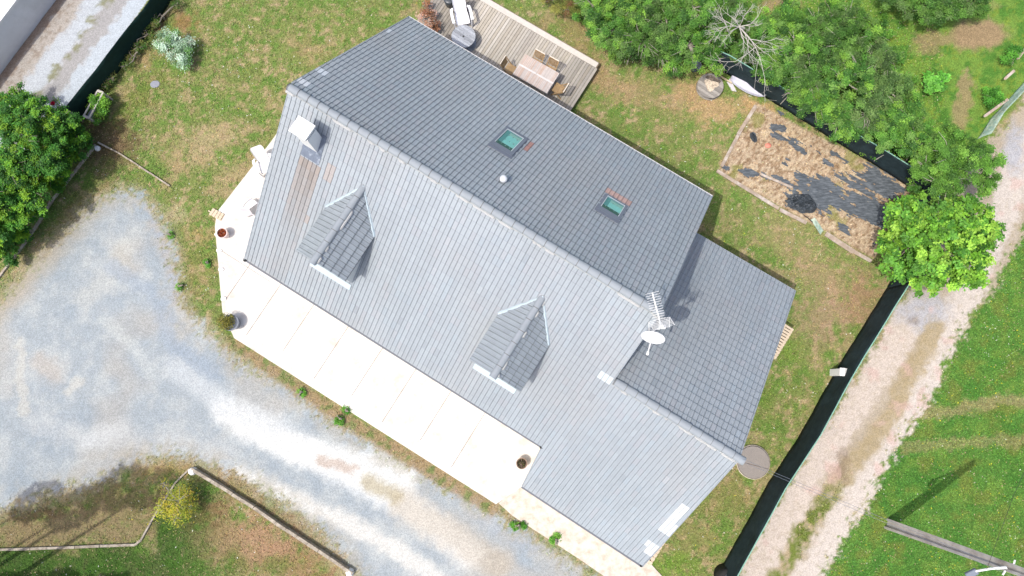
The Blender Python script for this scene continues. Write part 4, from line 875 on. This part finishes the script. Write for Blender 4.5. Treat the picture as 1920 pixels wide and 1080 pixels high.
# crumpled heap of sheet
def crumple(name,p,rx,ry,hh,ang,mt,label,cat,seed,n=46):
    vs=[];fs=[]; g=np.linspace(-1,1,n); Xg,Yg=np.meshgrid(g,g); R_=np.hypot(Xg,Yg)
    rid=1-np.abs(2*fbm(Xg*2.3+seed,Yg*2.3,seed,4)-1)*2.2; Z=np.clip(1-R_**2,0,1)**.6*(.35+.75*rid)*hh+.03
    for i in range(n):
        for j in range(n):
            k=1+.25*(fbm(np.array([math.atan2(Yg[i,j],Xg[i,j])*1.5]),np.array([seed*1.]),seed,3)[0]-.5)*2
            x=Xg[i,j]*rx*k;y=Yg[i,j]*ry*k; vs.append((p.x+x*math.cos(ang)-y*math.sin(ang),p.y+x*math.sin(ang)+y*math.cos(ang),Z[i,j]))
    for i in range(n-1):
        for j in range(n-1):
            if R_[i,j]<.97: a=i*n+j; fs.append((a,a+1,a+n+1,a+n))
    b=MB(); b.add(vs,fs); return tag(b.build(name,mt),label,cat)
crumple('plastic_sheet',G(1502,382),.72,.48,.34,-.2,m_tarp,'crumpled glossy black plastic heap on the front edge of the bed','plastic sheet',5)
crumple('plastic_sheet',G(1412,259),.14,.26,.16,.3,m_tarp,'small dark plastic scrap alone on the straw near the left plank','plastic sheet',9,24)
for q,l,wd,lb in [((1417,198),(1384,252),.16,'upper weathered plank on the left side of the bed'),((1384,253),(1353,312),.14,'lower weathered plank on the left side of the bed'),((1344,320),(1460,391),.15,'weathered plank at the lower left corner of the bed'),((1462,393),(1512,418),.16,'pinkish board below the crumpled black heap'),((1548,438),(1600,472),.22,'bleached board right of the green netting scrap'),((1598,470),(1634,490),.16,'bleached board end near the round bright tree'),((1425,326),(1486,352),.10,'pale pole lying across the front of the bed')]:
    tag(MB().beam(G(*q,.06),G(*l,.08),wd,.05).build('plank',m_plank),lb,'plank')
ribbon('bed_edging',[(1590,272),(1650,308),(1706,347)],.06,.14,m_plank,'thin timber edging at the foot of the dark fence behind the bed','edging')
b=MB(); b.add([G(1520,412,.05),G(1528,408,.12),G(1544,432,.06),G(1538,440,.1),G(1530,426,.16)],[(0,1,4),(1,2,4),(2,3,4),(3,0,4)]); tag(b.build('netting_scrap',m_gnet),'folded scrap of pale green netting at the front edge of the bed','netting')
MB_o=MB().tube([G(1505,402,.1),G(1514,408,.14),G(1524,417,.08)],.02,5); tag(MB_o.build('garden_tool',m_dark),'thin dark tool handle lying by the green netting scrap','tool')
p=G(1440,273); b=MB(); b.lathe([(.12,.0),(.11,.04),(.02,.05)],14,Matrix.Translation(p)@Matrix.Scale(1.3,4,(1,0,0))); tag(b.build('red_saucer',mat('faded_red',(.62,.22,.16),.6),smooth=True),'faded red plastic saucer on the straw','saucer')
# white shell and bucket
p=G(1399,168); t=empty('paddling_pool',p,'long white plastic shell lying at the foot of the dark fence','plastic shell',rz=-.48)
Mx=Matrix.Translation(p)@Matrix.Rotation(-.50,4,'Z'); b=MB(); vs=[];fs=[];n=20;mm=8
for i in range(n+1):
    a=math.pi*i/n
    for k in range(mm+1):
        f=k/mm; r=f; x=-.88*math.cos(a)*(1); y=.16-(.42*math.sin(a)**.8)*f; z=.06+.20*(abs(2*f-1)**2)+.03*math.sin(a); vs.append(Mx@Vector((x*(.55+.45*math.sin(f*math.pi*.5+.4) if 0 else 1),y,z)))
for i in range(n):
    for k in range(mm): a=i*(mm+1)+k; fs.append((a,a+1,a+mm+2,a+mm+1))
b.add(vs,fs); o=b.build('shell',mat('lavender_white_plastic',(.50,.50,.57),.6,.05,4),t,smooth=True); md=o.modifiers.new('s','SOLIDIFY'); md.thickness=.02
b=MB(); b.add([Mx@Vector(v_) for v_ in((-.90,.12,.05),(-.95,-.12,.04),(-.55,-.38,.03),(-.35,-.32,.04))],[(0,1,2,3)]); o=b.build('flap',m_chairp,t); o.modifiers.new('s','SOLIDIFY').thickness=.02
p=G(1302,129); t=empty('bucket',p,'blue grey bucket half hidden under the hedge by the scorched drum','bucket'); b=MB(); b.lathe([(.18,0),(.24,.32),(.25,.33),(.23,.33),(.17,.03),(.001,.03)],20,Matrix.Translation(p),close=False); b.build('pail',mat('blue_grey',(.16,.2,.25),.5),t,smooth=True); MB().tube([p+Vector((.24*math.cos(a),.24*math.sin(a),.33+.05*math.sin(a))) for a in np.arange(0,3.2,.3)],.01,4).build('handle',m_steel,t)
tag(MB().beam(G(1332,131,.1),G(1372,156,.15),.05,.05).build('batten',mat('pale_batten',(.55,.45,.30),.8)),'thin pale batten between the scorched drum and the fence','batten')
# pallets
def pallet(name,c,ang,L_,Wd,n,h_,label,tilt=0):
    t=empty(name,c,label,'pallet'); Mx=Matrix.Translation(c)@Matrix.Rotation(ang,4,'Z')@Matrix.Rotation(tilt,4,'X')
    for k in range(n):
        x=-L_/2+(k+.5)*L_/n; col=random.uniform(.85,1.1); MB().box((x-L_/n*.36,-Wd/2,h_-.022),(x+L_/n*.36,Wd/2,h_),Mx).build('slat',m_pal,t)
    for y in(-Wd/2+.06,0,Wd/2-.06): MB().box((-L_/2,y-.045,0),(L_/2,y+.045,h_-.024),Mx).build('bearer',m_pal,t)
    return t
m_pal=mat('pallet_wood',(.55,.45,.33),.85,.15,12)
a1=G(1487,592,.9);a2=G(1447,658,.9); pallet('pallet',((a1+a2)/2).xy.to_3d()+Vector((-.25,-.25,0)),math.atan2((a2-a1).y,(a2-a1).x),1.55,.8,12,.9,'stacked slatted timber showing past the right edge of the garage roof')
c1=G(1232,1040,.1); pallet('pallet',Vector((c1.x-.12,c1.y+.35,0)),.98,1.5,.62,8,.14,'slatted pallet on the grass at the lowest corner of the garage roof') 
pallet('pallet',G(408,403)+Vector((.0,.0,0)),-.5,.62,.34,4,.12,'small pale slatted crate lid at the left corner of the terrace slab')
tag(MB().beam(G(391,395,.08),G(410,408,.08),.06,.04).build('plank',m_pal),'thin pale stick beside the crate lid at the slab corner','stick')
# black compost bin at the bottom edge
p=G(1366,1084,.7); t=empty('compost_bin',Vector((p.x,p.y,0)),'black round compost bin against the fence at the bottom edge','compost bin'); b=MB(); b.lathe([(.42,0),(.36,.6),(.34,.75),(.2,.82),(.001,.84)],24,Matrix.Translation((p.x,p.y,0))); b.build('body',m_dark,t,smooth=True); b=MB(); b.lathe([(.22,.82),(.22,.87),(.001,.88)],20,Matrix.Translation((p.x,p.y,0))); b.build('lid',m_tarp,t)
# ------------------------------------------------------------------ pole and cables
pb=G(1665,983); t=empty('utility_pole',pb,'weathered grey concrete electricity pole rising at the lower right','utility pole')
top=pb+Vector((-.05,.02,9.1)); an=Vector((.94,.34,0)); 
def pole_face(z): k=1-z/9.1; return .09+.085*k,.07+.06*k
m_pole=mat('pole_concrete',(.50,.465,.43),.85,.14,4,col2=(.33,.28,.25),thr=.55,dscale=1.2)
b=MB(); ang=math.radians(-22)
for k,(o_s) in enumerate((-1,1)):
    vs=[]
    for z in(-.1,9.1):
        hw,hd=pole_face(z); 
        for x,y in((-.045,-hd),(.045,-hd),(.045,hd),(-.045,hd)):
            q=Vector((x,y+0,0)); off=Vector((0,0,0)); yy=o_s*hw
            v_=Vector((math.cos(1.19)*(q.x+yy)-math.sin(1.19)*q.y, math.sin(1.19)*(q.x+yy)+math.cos(1.19)*q.y,z)); vs.append(pb+v_)
    b.add(vs,[(3,2,1,0),(4,5,6,7),(0,1,5,4),(1,2,6,5),(2,3,7,6),(3,0,4,7)])
b.build('flange',m_pole,t)
b=MB(); vs=[]
for z in(-.1,9.1):
    hw,hd=pole_face(z)
    for x,y in((-hw+.02,-hd*.45),(hw-.02,-hd*.45),(hw-.02,hd*.45),(-hw+.02,hd*.45)): vs.append(pb+Vector((math.cos(1.19)*x-math.sin(1.19)*y,math.sin(1.19)*x+math.cos(1.19)*y,z)))
b.add(vs,[(3,2,1,0),(4,5,6,7),(0,1,5,4),(1,2,6,5),(2,3,7,6),(3,0,4,7)]); b.build('web',m_pole,t)
b=MB(); b.tube([G(1888,1064,7.6),G(1858,1066,7.3),G(1829,1071,7.1)],[.05,.04,.04],8); b.build('lamp_arm',m_white,t,smooth=True)
b=MB(); b.beam(G(1832,1070,7.08),G(1812,1080,6.9),.2,.12); b.build('lamp_head',m_frame,t,bevel=.02)
for q,l in [((1903,1050,7.6),(1901,1058,7.6)),((1885,1070,7.4),(1880,1078,7.4))]: MB().tube([G(*q),G(*l)],.03,6).build('insulator',m_white,t)
# pebble base
for k,(h0,h1) in enumerate([((1386,858,6.3),(1960,1098,8.7)),((1384,862,6.25),(1952,1103,8.6))]):
    a=G(*h0);c=G(*h1); pts=[a.lerp(c,f)-Vector((0,0,.35*4*f*(1-f))) for f in np.linspace(0,1,14)]
    tag(MB().tube(pts,.005,4).build('overhead_cable',m_frame),('upper' if k==0 else 'lower')+' thin cable crossing the pink lane to the garage roof','cable')
a=G(1960,800,7.5);c=G(1850,1068,7.5); tag(MB().tube([a,a.lerp(c,.5)-Vector((0,0,.15)),c],.007,4).build('overhead_cable',m_dark),'thin dark cable above the meadow at the right edge','cable')
# ------------------------------------------------------------------ pots
def pot(name,p,r,h_,mt,label,plantcol=None,ball=None):
    t=empty(name,p,label,'plant pot'); b=MB(); b.lathe([(r*.72,0),(r*.95,h_*.9),(r,h_*.92),(r,h_),(r*.88,h_),(r*.85,h_*.8),(.001,h_*.8)],28,Matrix.Translation(p),close=False); o=b.build('pot',mt,t); soft_normals(o,40)
    return t
t=pot('flower_pot',G(424,441,.0)+Vector((.0,.0,.06)),.24,.42,mat('pale_pink_pot',(.72,.60,.57),.7),'pale pink round pot of rusty dry foliage at the slab corner')
def leafball(name,parent,c,r,rz,n,size,pal,hollow=.3,up=.5,asp=.5):
    d=RNG.normal(size=(n,3)); d/=np.linalg.norm(d,axis=1)[:,None]; d[:,2]=np.abs(d[:,2])*np.where(RNG.uniform(size=n)<.85,1,-1); rr=RNG.uniform(hollow,1,n)**.6
    P=np.array(c)+d*rr[:,None]*np.array([r,r,rz]); Nn=d*.6+RNG.normal(0,.6,(n,3))+np.array([0,0,up]); Nn/=np.linalg.norm(Nn,axis=1)[:,None]
    pal=np.array([lin(c_) for c_ in pal])*K*1.1; cc=pal[RNG.integers(0,len(pal),n)]*RNG.uniform(.7,1.25,(n,1)); me=leafmesh(P,Nn,RNG.uniform(size*.6,size*1.2,n),cc,asp,name)
    o=link(name,me,m_leaf,parent)
    if parent is not None:
        Mi=Matrix.Identity(4); q=parent
        Mi=(Matrix.Translation(parent.location)@parent.rotation_euler.to_matrix().to_4x4()).inverted(); me.transform(Mi)
    return o
q=G(424,441)+Vector((0,0,.40)); leafball('foliage',t,q,.21,.07,420,.045,[(190,90,50),(160,70,45),(200,120,60),(120,60,40)])
t=pot('flower_pot',G(441,607)+Vector((0,0,.05)),.36,.5,m_frame,'large dark pot with a spiky yellow green plant on the slab corner'); q=G(438,606)+Vector((-.1,0,.6)); leafball('foliage',t,q,.42,.25,900,.07,[(170,165,70),(140,140,60),(190,180,90),(110,110,50)],.1,.4,.18)
t=pot('flower_pot',G(978,867)+Vector((0,0,.05)),.24,.40,mat('brown_pot',(.28,.2,.15),.7),'small brown pot of mixed plants near the garage step of the roof'); q=G(978,867)+Vector((0,0,.40)); leafball('foliage',t,q,.20,.08,500,.035,[(120,120,70),(170,140,130),(90,90,50),(60,60,40)])
# ------------------------------------------------------------------ vegetation
def veg(name,label,cat,lobes,nleaf,size,pal,trunk=True,group=None,asp=.5,clus=.17,bush=False,twigs=0,zs=.55,dens=1.):
    """lobes: (px,py,z centre,radius in photo px)"""
    Ls=[]
    for px,py,z,r in lobes:
        p=G(px,py,z); Ls.append((p,r*(CH-z)/F))
    bx=sum(p.x for p,_ in Ls)/len(Ls); by=sum(p.y for p,_ in Ls)/len(Ls); base=Vector((bx,by,0)); t=empty(name,base,label,cat,group)
    wts=np.array([r*r for _,r in Ls]); wts/=wts.sum(); Pp=[];Nn=[];Cc=[];pal_=np.array([lin(c_) for c_ in pal])*K*1.68
    for (p,r),wt in zip(Ls,wts):
        n=int(nleaf*wt*dens); nc=max(6,int(r*r*zs*95)); d=RNG.normal(size=(nc,3)); d/=np.linalg.norm(d,axis=1)[:,None]; d[:,2]=np.where(d[:,2]<-.35,-d[:,2],d[:,2])
        rr=RNG.uniform(.6,1.1,nc)*(1+.25*(fbm(d[:,0]*2+p.x,d[:,1]*2+p.y,77,3)-.5)*2); inner=RNG.uniform(size=nc)<.22; rr[inner]*=RNG.uniform(.4,.75,inner.sum())
        cen=np.array(p)+d*rr[:,None]*np.array([r,r,r*zs]); cen[:,2]=np.maximum(cen[:,2],.12); cb=RNG.uniform(.66,1.3,(nc,1)); ci=RNG.integers(0,len(pal_),nc)
        k=RNG.integers(0,nc,n); off=RNG.normal(0,clus*.5,(n,3))*np.array([1,1,.6]); P=cen[k]+off; P[:,2]=np.maximum(P[:,2],.05)
        N_=d[k]*.35+RNG.normal(0,.4,(n,3))+np.array([-.15,-.1,.95]); N_/=np.linalg.norm(N_,axis=1)[:,None]
        pc=pal_[ci[k]]; alt=RNG.uniform(size=n)<.12; pc[alt]=pal_[RNG.integers(0,len(pal_),alt.sum())]
        Pp.append(P);Nn.append(N_);Cc.append(pc*cb[k]*RNG.uniform(.78,1.28,(n,1)))
    P=np.concatenate(Pp);N_=np.concatenate(Nn);Cc=np.concatenate(Cc); me=leafmesh(P,N_,RNG.uniform(size*.65,size*1.2,len(P)),Cc,asp,'crown'); me.transform(Matrix.Translation(-base)); link('crown' if not bush else 'foliage',me,m_leaf,t)
    b=MB()
    zt=max(.3,min(p.z for p,_ in Ls)*.7)
    b.tube([base,base+Vector((.03,.02,zt*.5)),base+Vector((0,.05,zt))],[.05+.03*zt,.045+.02*zt,.03+.02*zt],8)
    b.build('trunk' if not bush else 'stem',m_bark,t,smooth=True)
    b=MB()
    for p,r in Ls:
        s_p=base+Vector((0,0,zt*.85)); mid=s_p.lerp(p,.5)+Vector((random.uniform(-.2,.2),random.uniform(-.2,.2),.1)); b.tube([s_p,mid,p],[.04,.03,.015],5)
        for k in range(4+twigs*4):
            a=random.uniform(0,6.28); e=p+Vector((math.cos(a),math.sin(a),random.uniform(.1,.9)*zs))*r*random.uniform(.7,.98); m2=p.lerp(e,.5)+Vector((random.uniform(-.1,.1),random.uniform(-.1,.1),.1)); b.tube([p,m2,e],[.018,.012,.005],4)
    b.build('limb',m_bark if not twigs else m_twigm,t); return t
m_twigm=mat('pale_twigs',(.34,.31,.26),.9,.2,10)
GR=[(96,144,54),(76,122,46),(122,164,62),(60,102,40),(104,140,66)]
GD=[(86,128,48),(70,110,42),(58,92,38),(100,138,60),(88,116,60)]
HG_='trees and shrubs of the overgrown hedge'
veg('hedge_shrub','leafy shrub at the left end of the overgrown hedge, nearest the deck','shrub',[(1112,10,1.2,42),(1150,58,1.2,46),(1190,10,1.6,52),(1118,52,.6,24)],34000,0.04,GR,group=HG_,twigs=1)
veg('hedge_shrub','bushy hedge shrub with grey twigs, second from the deck','shrub',[(1205,75,1.5,52),(1250,50,1.9,52),(1235,105,1.,32),(1180,105,.8,24)],34000,0.04,GD,group=HG_,twigs=3)
veg('hedge_shrub','dark green hedge shrub directly above the scorched drum','shrub',[(1290,85,1.7,52),(1300,15,2.2,58),(1335,112,1.4,28),(1262,120,.9,24),(1350,60,1.8,34)],37400,0.04,GR,group=HG_,twigs=2)
veg('hedge_tree','hedge tree behind the bare bleached branches','tree',[(1370,20,1.6,34),(1410,85,1.4,38),(1375,95,1.3,26),(1350,30,2.,34)],22100,0.04,GD,group=HG_)
veg('hedge_tree','leafy tree right of the bare bleached branches at the top edge','tree',[(1455,55,2.,46),(1450,120,1.9,40),(1490,95,2.2,48),(1428,140,1.4,22)],32300,0.04,GR,group=HG_,twigs=1)
veg('hedge_tree','wide green tree crown in the middle of the hedge near the top','tree',[(1530,55,2.,48),(1580,85,2.2,52),(1520,140,2.2,52),(1590,35,1.4,36)],35700,0.04,GD,group=HG_,twigs=2)
veg('hedge_tree','dense tree overhanging the top corner of the bed','tree',[(1580,150,2.2,56),(1530,195,2.,48),(1575,228,1.8,44),(1490,175,1.7,30)],37400,0.04,GR,group=HG_,twigs=2)
veg('hedge_tree','loose grey green tree at the inner side of the hedge','tree',[(1640,110,1.6,44),(1655,170,1.9,46),(1625,215,2.,44)],28900,0.04,[(96,128,62),(80,112,56),(112,140,76),(72,100,50)],group=HG_,twigs=3)
veg('hedge_tree','tree crown hanging over the dark fence right of the bed','tree',[(1665,250,2.,42),(1700,222,1.9,44),(1725,272,2.2,44)],28900,0.04,GR,group=HG_)
for lb_,lo in [('low bramble under the middle hedge trees',[(1480,30,.5,40),(1420,60,.5,36),(1500,110,.5,40),(1560,30,.5,36)]),('low bramble under the inner hedge trees',[(1600,130,.5,40),(1640,60,.5,36),(1690,160,.4,28),(1670,110,.4,34)]),('low bramble below the tree row by the round tree',[(1700,260,.5,40),(1640,280,.4,20),(1750,320,.5,34),(1720,350,.5,24)])]: veg('bramble',lb_,'bramble',lo,15000,.05,GR,bush=True,zs=.4,group=HG_)
veg('lane_tree','airy green tree leaning over the lane edge above the round tree','tree',[(1780,290,2.8,52),(1828,305,2.8,44),(1765,345,2.6,44),(1848,345,2.4,26),(1735,310,2.3,30),(1866,300,2.4,16)],40800,0.04,[(96,142,52),(82,126,46),(114,156,62),(68,106,42)],dens=1.,twigs=1)
veg('round_tree','round bright yellow green tree between the bed and the lane','tree',[(1757,455,3.,84),(1712,425,2.6,50),(1808,425,2.8,54),(1690,478,2.3,42),(1735,512,2.4,44),(1806,492,2.6,50),(1860,436,2.4,18),(1660,455,1.9,22),(1700,395,2.6,28)],34000,.066,[(104,156,46),(88,138,42),(124,172,58),(66,114,38),(146,188,70),(96,150,56)],asp=.7,clus=.17,zs=.75)
veg('garden_shrub','dark green rounded shrub at the top edge beyond the hedge','shrub',[(1690,-10,1.2,48),(1740,12,1.3,42),(1785,14,1.3,38),(1822,2,1.2,36)],34000,0.04,GD,bush=True)
veg('garden_shrub','thin olive conifer bush at the top edge beside the deck','shrub',[(1040,0,.8,26),(1066,14,.7,22)],7650,0.04,[(120,130,60),(140,140,70),(100,110,50),(120,90,60)],bush=True,asp=.25)
veg('big_leaf_plant','low plant with large fan shaped leaves in the grass beyond the hedge','plant',[(1748,156,.4,22),(1764,146,.4,16)],800,.095,[(92,160,56),(110,176,66),(80,140,50)],bush=True,asp=.45)
veg('garden_shrub','small round shrub by the lower plank of the faded green netting','shrub',[(1858,184,.4,18),(1870,176,.4,12)],3060,0.04,[(70,130,40),(90,150,50)],bush=True)
veg('garden_shrub','small shrub by the upper planks at the right edge','shrub',[(1895,112,.4,14),(1905,96,.4,12)],2210,0.04,[(60,115,36),(84,140,46)],bush=True)
# bright hedge at the left
BH=[(78,134,44),(60,114,40),(74,126,46),(52,98,36),(104,152,42),(124,164,46)]
veg('garden_hedge','tall bright green hedge shrub at the upper part of the left edge','hedge',[(10,222,2.4,46),(70,215,2.3,42),(118,238,1.9,36),(146,256,1.1,26),(40,262,2.6,46),(30,205,1.,46),(84,250,1.2,46),(132,280,.8,26),(160,262,.6,16)],46000,.048,BH,group='bright hedge along the left edge')
veg('garden_hedge','middle shrub of the bright hedge at the left edge','hedge',[(20,320,2.5,50),(80,300,2.2,44),(116,302,1.3,34),(50,340,1.2,46),(-20,360,2.5,50),(100,334,.8,28),(112,350,.4,14)],46000,.048,BH,group='bright hedge along the left edge')
veg('garden_hedge','lowest shrub of the bright hedge at the left edge','hedge',[(15,400,2.,44),(62,362,1.9,40),(52,398,.9,30),(-30,440,2.,50),(10,440,1.,34),(32,432,.7,28),(12,474,.6,24)],38000,.048,BH,group='bright hedge along the left edge')
# small bushes on the left lawn
veg('silver_bush','silvery pale green bush alone on the top left lawn','bush',[(318,78,.5,26),(340,100,.5,26),(345,118,.4,16),(352,84,.5,16),(300,84,.5,10)],6500,.05,[(170,196,170),(150,178,150),(190,210,190),(120,150,110),(104,150,80)],bush=True,asp=.3,clus=.2)
veg('rose_bush','small green bush growing beside the white wooden plant frame','bush',[(186,190,.6,20),(192,208,.5,20),(180,218,.4,12)],4200,.045,[(110,160,50),(80,130,44),(134,176,64)],bush=True)
veg('rose_bush','flowering rose bush with one red bloom above the left hedge','bush',[(112,206,1.6,9),(104,190,2.0,6)],420,.04,[(120,150,60),(90,130,50)],bush=True)
q=G(100,195,2.1); b=MB(); 
for k in range(7): a=k*.9; b.lathe([(.001,.0),(.05,.02),(.07,.06)],7,Matrix.Translation(q+Vector((math.cos(a)*.04,math.sin(a)*.04,0))),close=False)
tag(b.build('rose_flower',mat('red_petals',(.62,.02,.07),.5)),'single red rose bloom above the left hedge','flower')
for (a,lb) in [([(260,88,.3,12),(248,106,.3,12),(276,66,.3,10),(236,124,.3,10)],'straggling weeds at the foot of the dark green fence, upper clump'),([(196,150,.35,14),(212,146,.3,10),(186,162,.3,9)],'straggling weeds at the foot of the dark green fence, lower clump'),([(286,48,.3,12),(292,36,.3,9),(330,8,.3,10)],'straggling weeds at the foot of the dark green fence, top clump')]:
    veg('weed_clump',lb,'weeds',a,1100,.04,[(70,110,44),(90,120,50),(110,110,60)],bush=True,asp=.4,dens=.8)
veg('yellow_bush','spindly yellow green bush by the bottom left kerb','bush',[(335,938,.8,26),(312,952,.7,18),(350,952,.7,16),(308,908,.7,6),(330,970,.5,14)],2600,.055,[(176,176,56),(150,160,50),(120,140,50),(190,170,60)],bush=True,asp=.22,twigs=2,clus=.3)
veg('rust_shrub','rusty red leaved shrub at the left end of the deck','shrub',[(800,32,.7,15),(812,52,.7,14),(798,12,.7,9),(806,44,.9,9)],1500,.045,[(160,112,82),(136,92,66),(176,132,104),(104,76,54),(180,150,136)],bush=True,twigs=1,clus=.18)
for (px,py,r,lb) in [(640,786,11,'green weed tuft on the drive edge below the slab, the largest'),(566,736,7,'green weed tuft on the drive edge near the slab middle'),(1042,1012,10,'green grass tuft at the left edge of the worn apron'),(972,985,12,'broad grass tuft where slab and apron meet'),(320,442,5,'single green weed at the tip of the grey gravel'),(338,538,5,'lone green weed left of the slab corner'),(390,495,6,'pale green thistle left of the slab'),(650,770,6,'narrow weed beside the largest tuft')]:
    veg('weed_tuft',lb,'weed',[(px,py,.06,r)],int(120+r*r*5),.05,[(96,160,50),(80,140,44),(120,170,66)],bush=True,asp=.25,zs=.35,clus=.12)
# bare tree
def bare_tree():
    p0=G(1405,60,.0); t=empty('bare_tree',p0,'bare bleached dead tree with forking white branches at the top of the hedge','tree'); b=MB(); rnd=random.Random(11)
    def grow(p,d,l,r,dep):
        q=p+d*l; m=p.lerp(q,.5)+Vector((rnd.uniform(-.06,.06),rnd.uniform(-.06,.06),rnd.uniform(-.02,.05)))*l
        b.tube([p,m,q],[r,r*.85,r*.65],5 if dep<3 else 4,cap=False)
        if dep>=5 or r<.004: return
        for k in range(rnd.choice([2,3,3])):
            nd=(d+Vector((rnd.uniform(-.9,.9),rnd.uniform(-.9,.9),rnd.uniform(-.35,.35)))).normalized(); grow(q if k else m,nd,l*rnd.uniform(.55,.85),r*.62,dep+1)
    ap_=G(1386,50,2.2)
    b2=MB().tube([p0,p0.lerp(ap_,.5)+Vector((.1,0,0)),ap_],[.09,.07,.055],8); b2.build('trunk',m_twig,t,smooth=True)
    for q in [(1340,48,3.),(1348,72,2.8),(1372,22,3.1),(1438,38,3.2),(1432,104,3.),(1440,118,2.8),(1396,92,2.6),(1404,8,3.2)]:
        e=G(*q); grow(ap_,(e-ap_).normalized(),(e-ap_).length*random.uniform(.42,.6),.024,1)
    b.build('branch',m_twig,t)
bare_tree()
# tall trees standing outside the frame at the lower left: they shade the low lawn
POPL=['poplar beyond the left edge shading the %s'%q for q in('leftmost brown verge','gravel tip left of the kerb','middle of the brown verge','verge beside the white corner stone')]+['poplar beyond the bottom edge shading the %s of the low lawn'%q for q in('far left','left part','middle','right part','kerb side')]
def poplar(tip,hh,rad,k):
    p=G(*tip); off=Vector((L.x,L.y,0))/(-L.z)*hh; base=p-off; t=empty('poplar_tree',base,POPL[k],'tree','poplars beyond the lower left corner')
    n=1100; z=RNG.uniform(.78 if k<4 else .12,1,n); r=rad*np.sin(np.pi*np.clip((z-.76)/.25 if k<4 else z*.95+.05,0,1))**.7*RNG.uniform(.3,1,n)**.5; a=RNG.uniform(0,6.283,n)
    P=np.stack([r*np.cos(a),r*np.sin(a),z*hh],1); Nn=RNG.normal(size=(n,3))+np.array([0,0,.5]); Nn/=np.linalg.norm(Nn,axis=1)[:,None]; cc=np.array(lin((90,130,50)))*K*RNG.uniform(.7,1.3,(n,1))
    n_=n//6 if k<4 else n; P,Nn,cc,n=P[:n_],Nn[:n_],cc[:n_],n_; link('crown',leafmesh(P,Nn,RNG.uniform(.16,.30,n),cc,.7,'crown'),m_leaf,t); MB().tube([base-Vector((0,0,.1)),base+Vector((0,0,hh*.9))],[.12,.02],8).build('trunk',m_bark,t)
for k,(tx,ty,hh,rad) in enumerate([(108,915,17,.7),(176,930,16.5,.8),(262,890,17,.9),(322,893,16,.7),(40,1085,16,1.5),(140,1080,15,1.6),(240,1085,14,1.5),(330,1095,14,1.4),(410,1120,13,1.2)]): poplar((tx,ty),hh,rad,k)
# openings of the front and garage walls (below the eaves)
def opening(kind,u,v,wd,z0,z1,mt):
    o=bpy.data.objects.new(kind,None); C.objects.link(o); o.parent=house; o.location=W(u,v,z0)-house.location
    b=MB(); ubox(b,u-wd/2-.06,u+wd/2+.06,v-.05,v+.04,z0-.06,z1+.06); b.build('frame',m_white,o)
    b=MB(); ubox(b,u-wd/2,u+wd/2,v-.075,v-.052,z0,z1); b.build('panel' if kind!='window' else 'pane',mt,o)
for u in(2.2,5.0,8.6,11.4): opening('window',u,-5.5,1.1,1.0,2.1,gl)
opening('door',6.8,-5.5,.95,.12,2.2,m_frame)
opening('garage_door',17.0,-7.35,2.4,.1,1.68,m_alu)
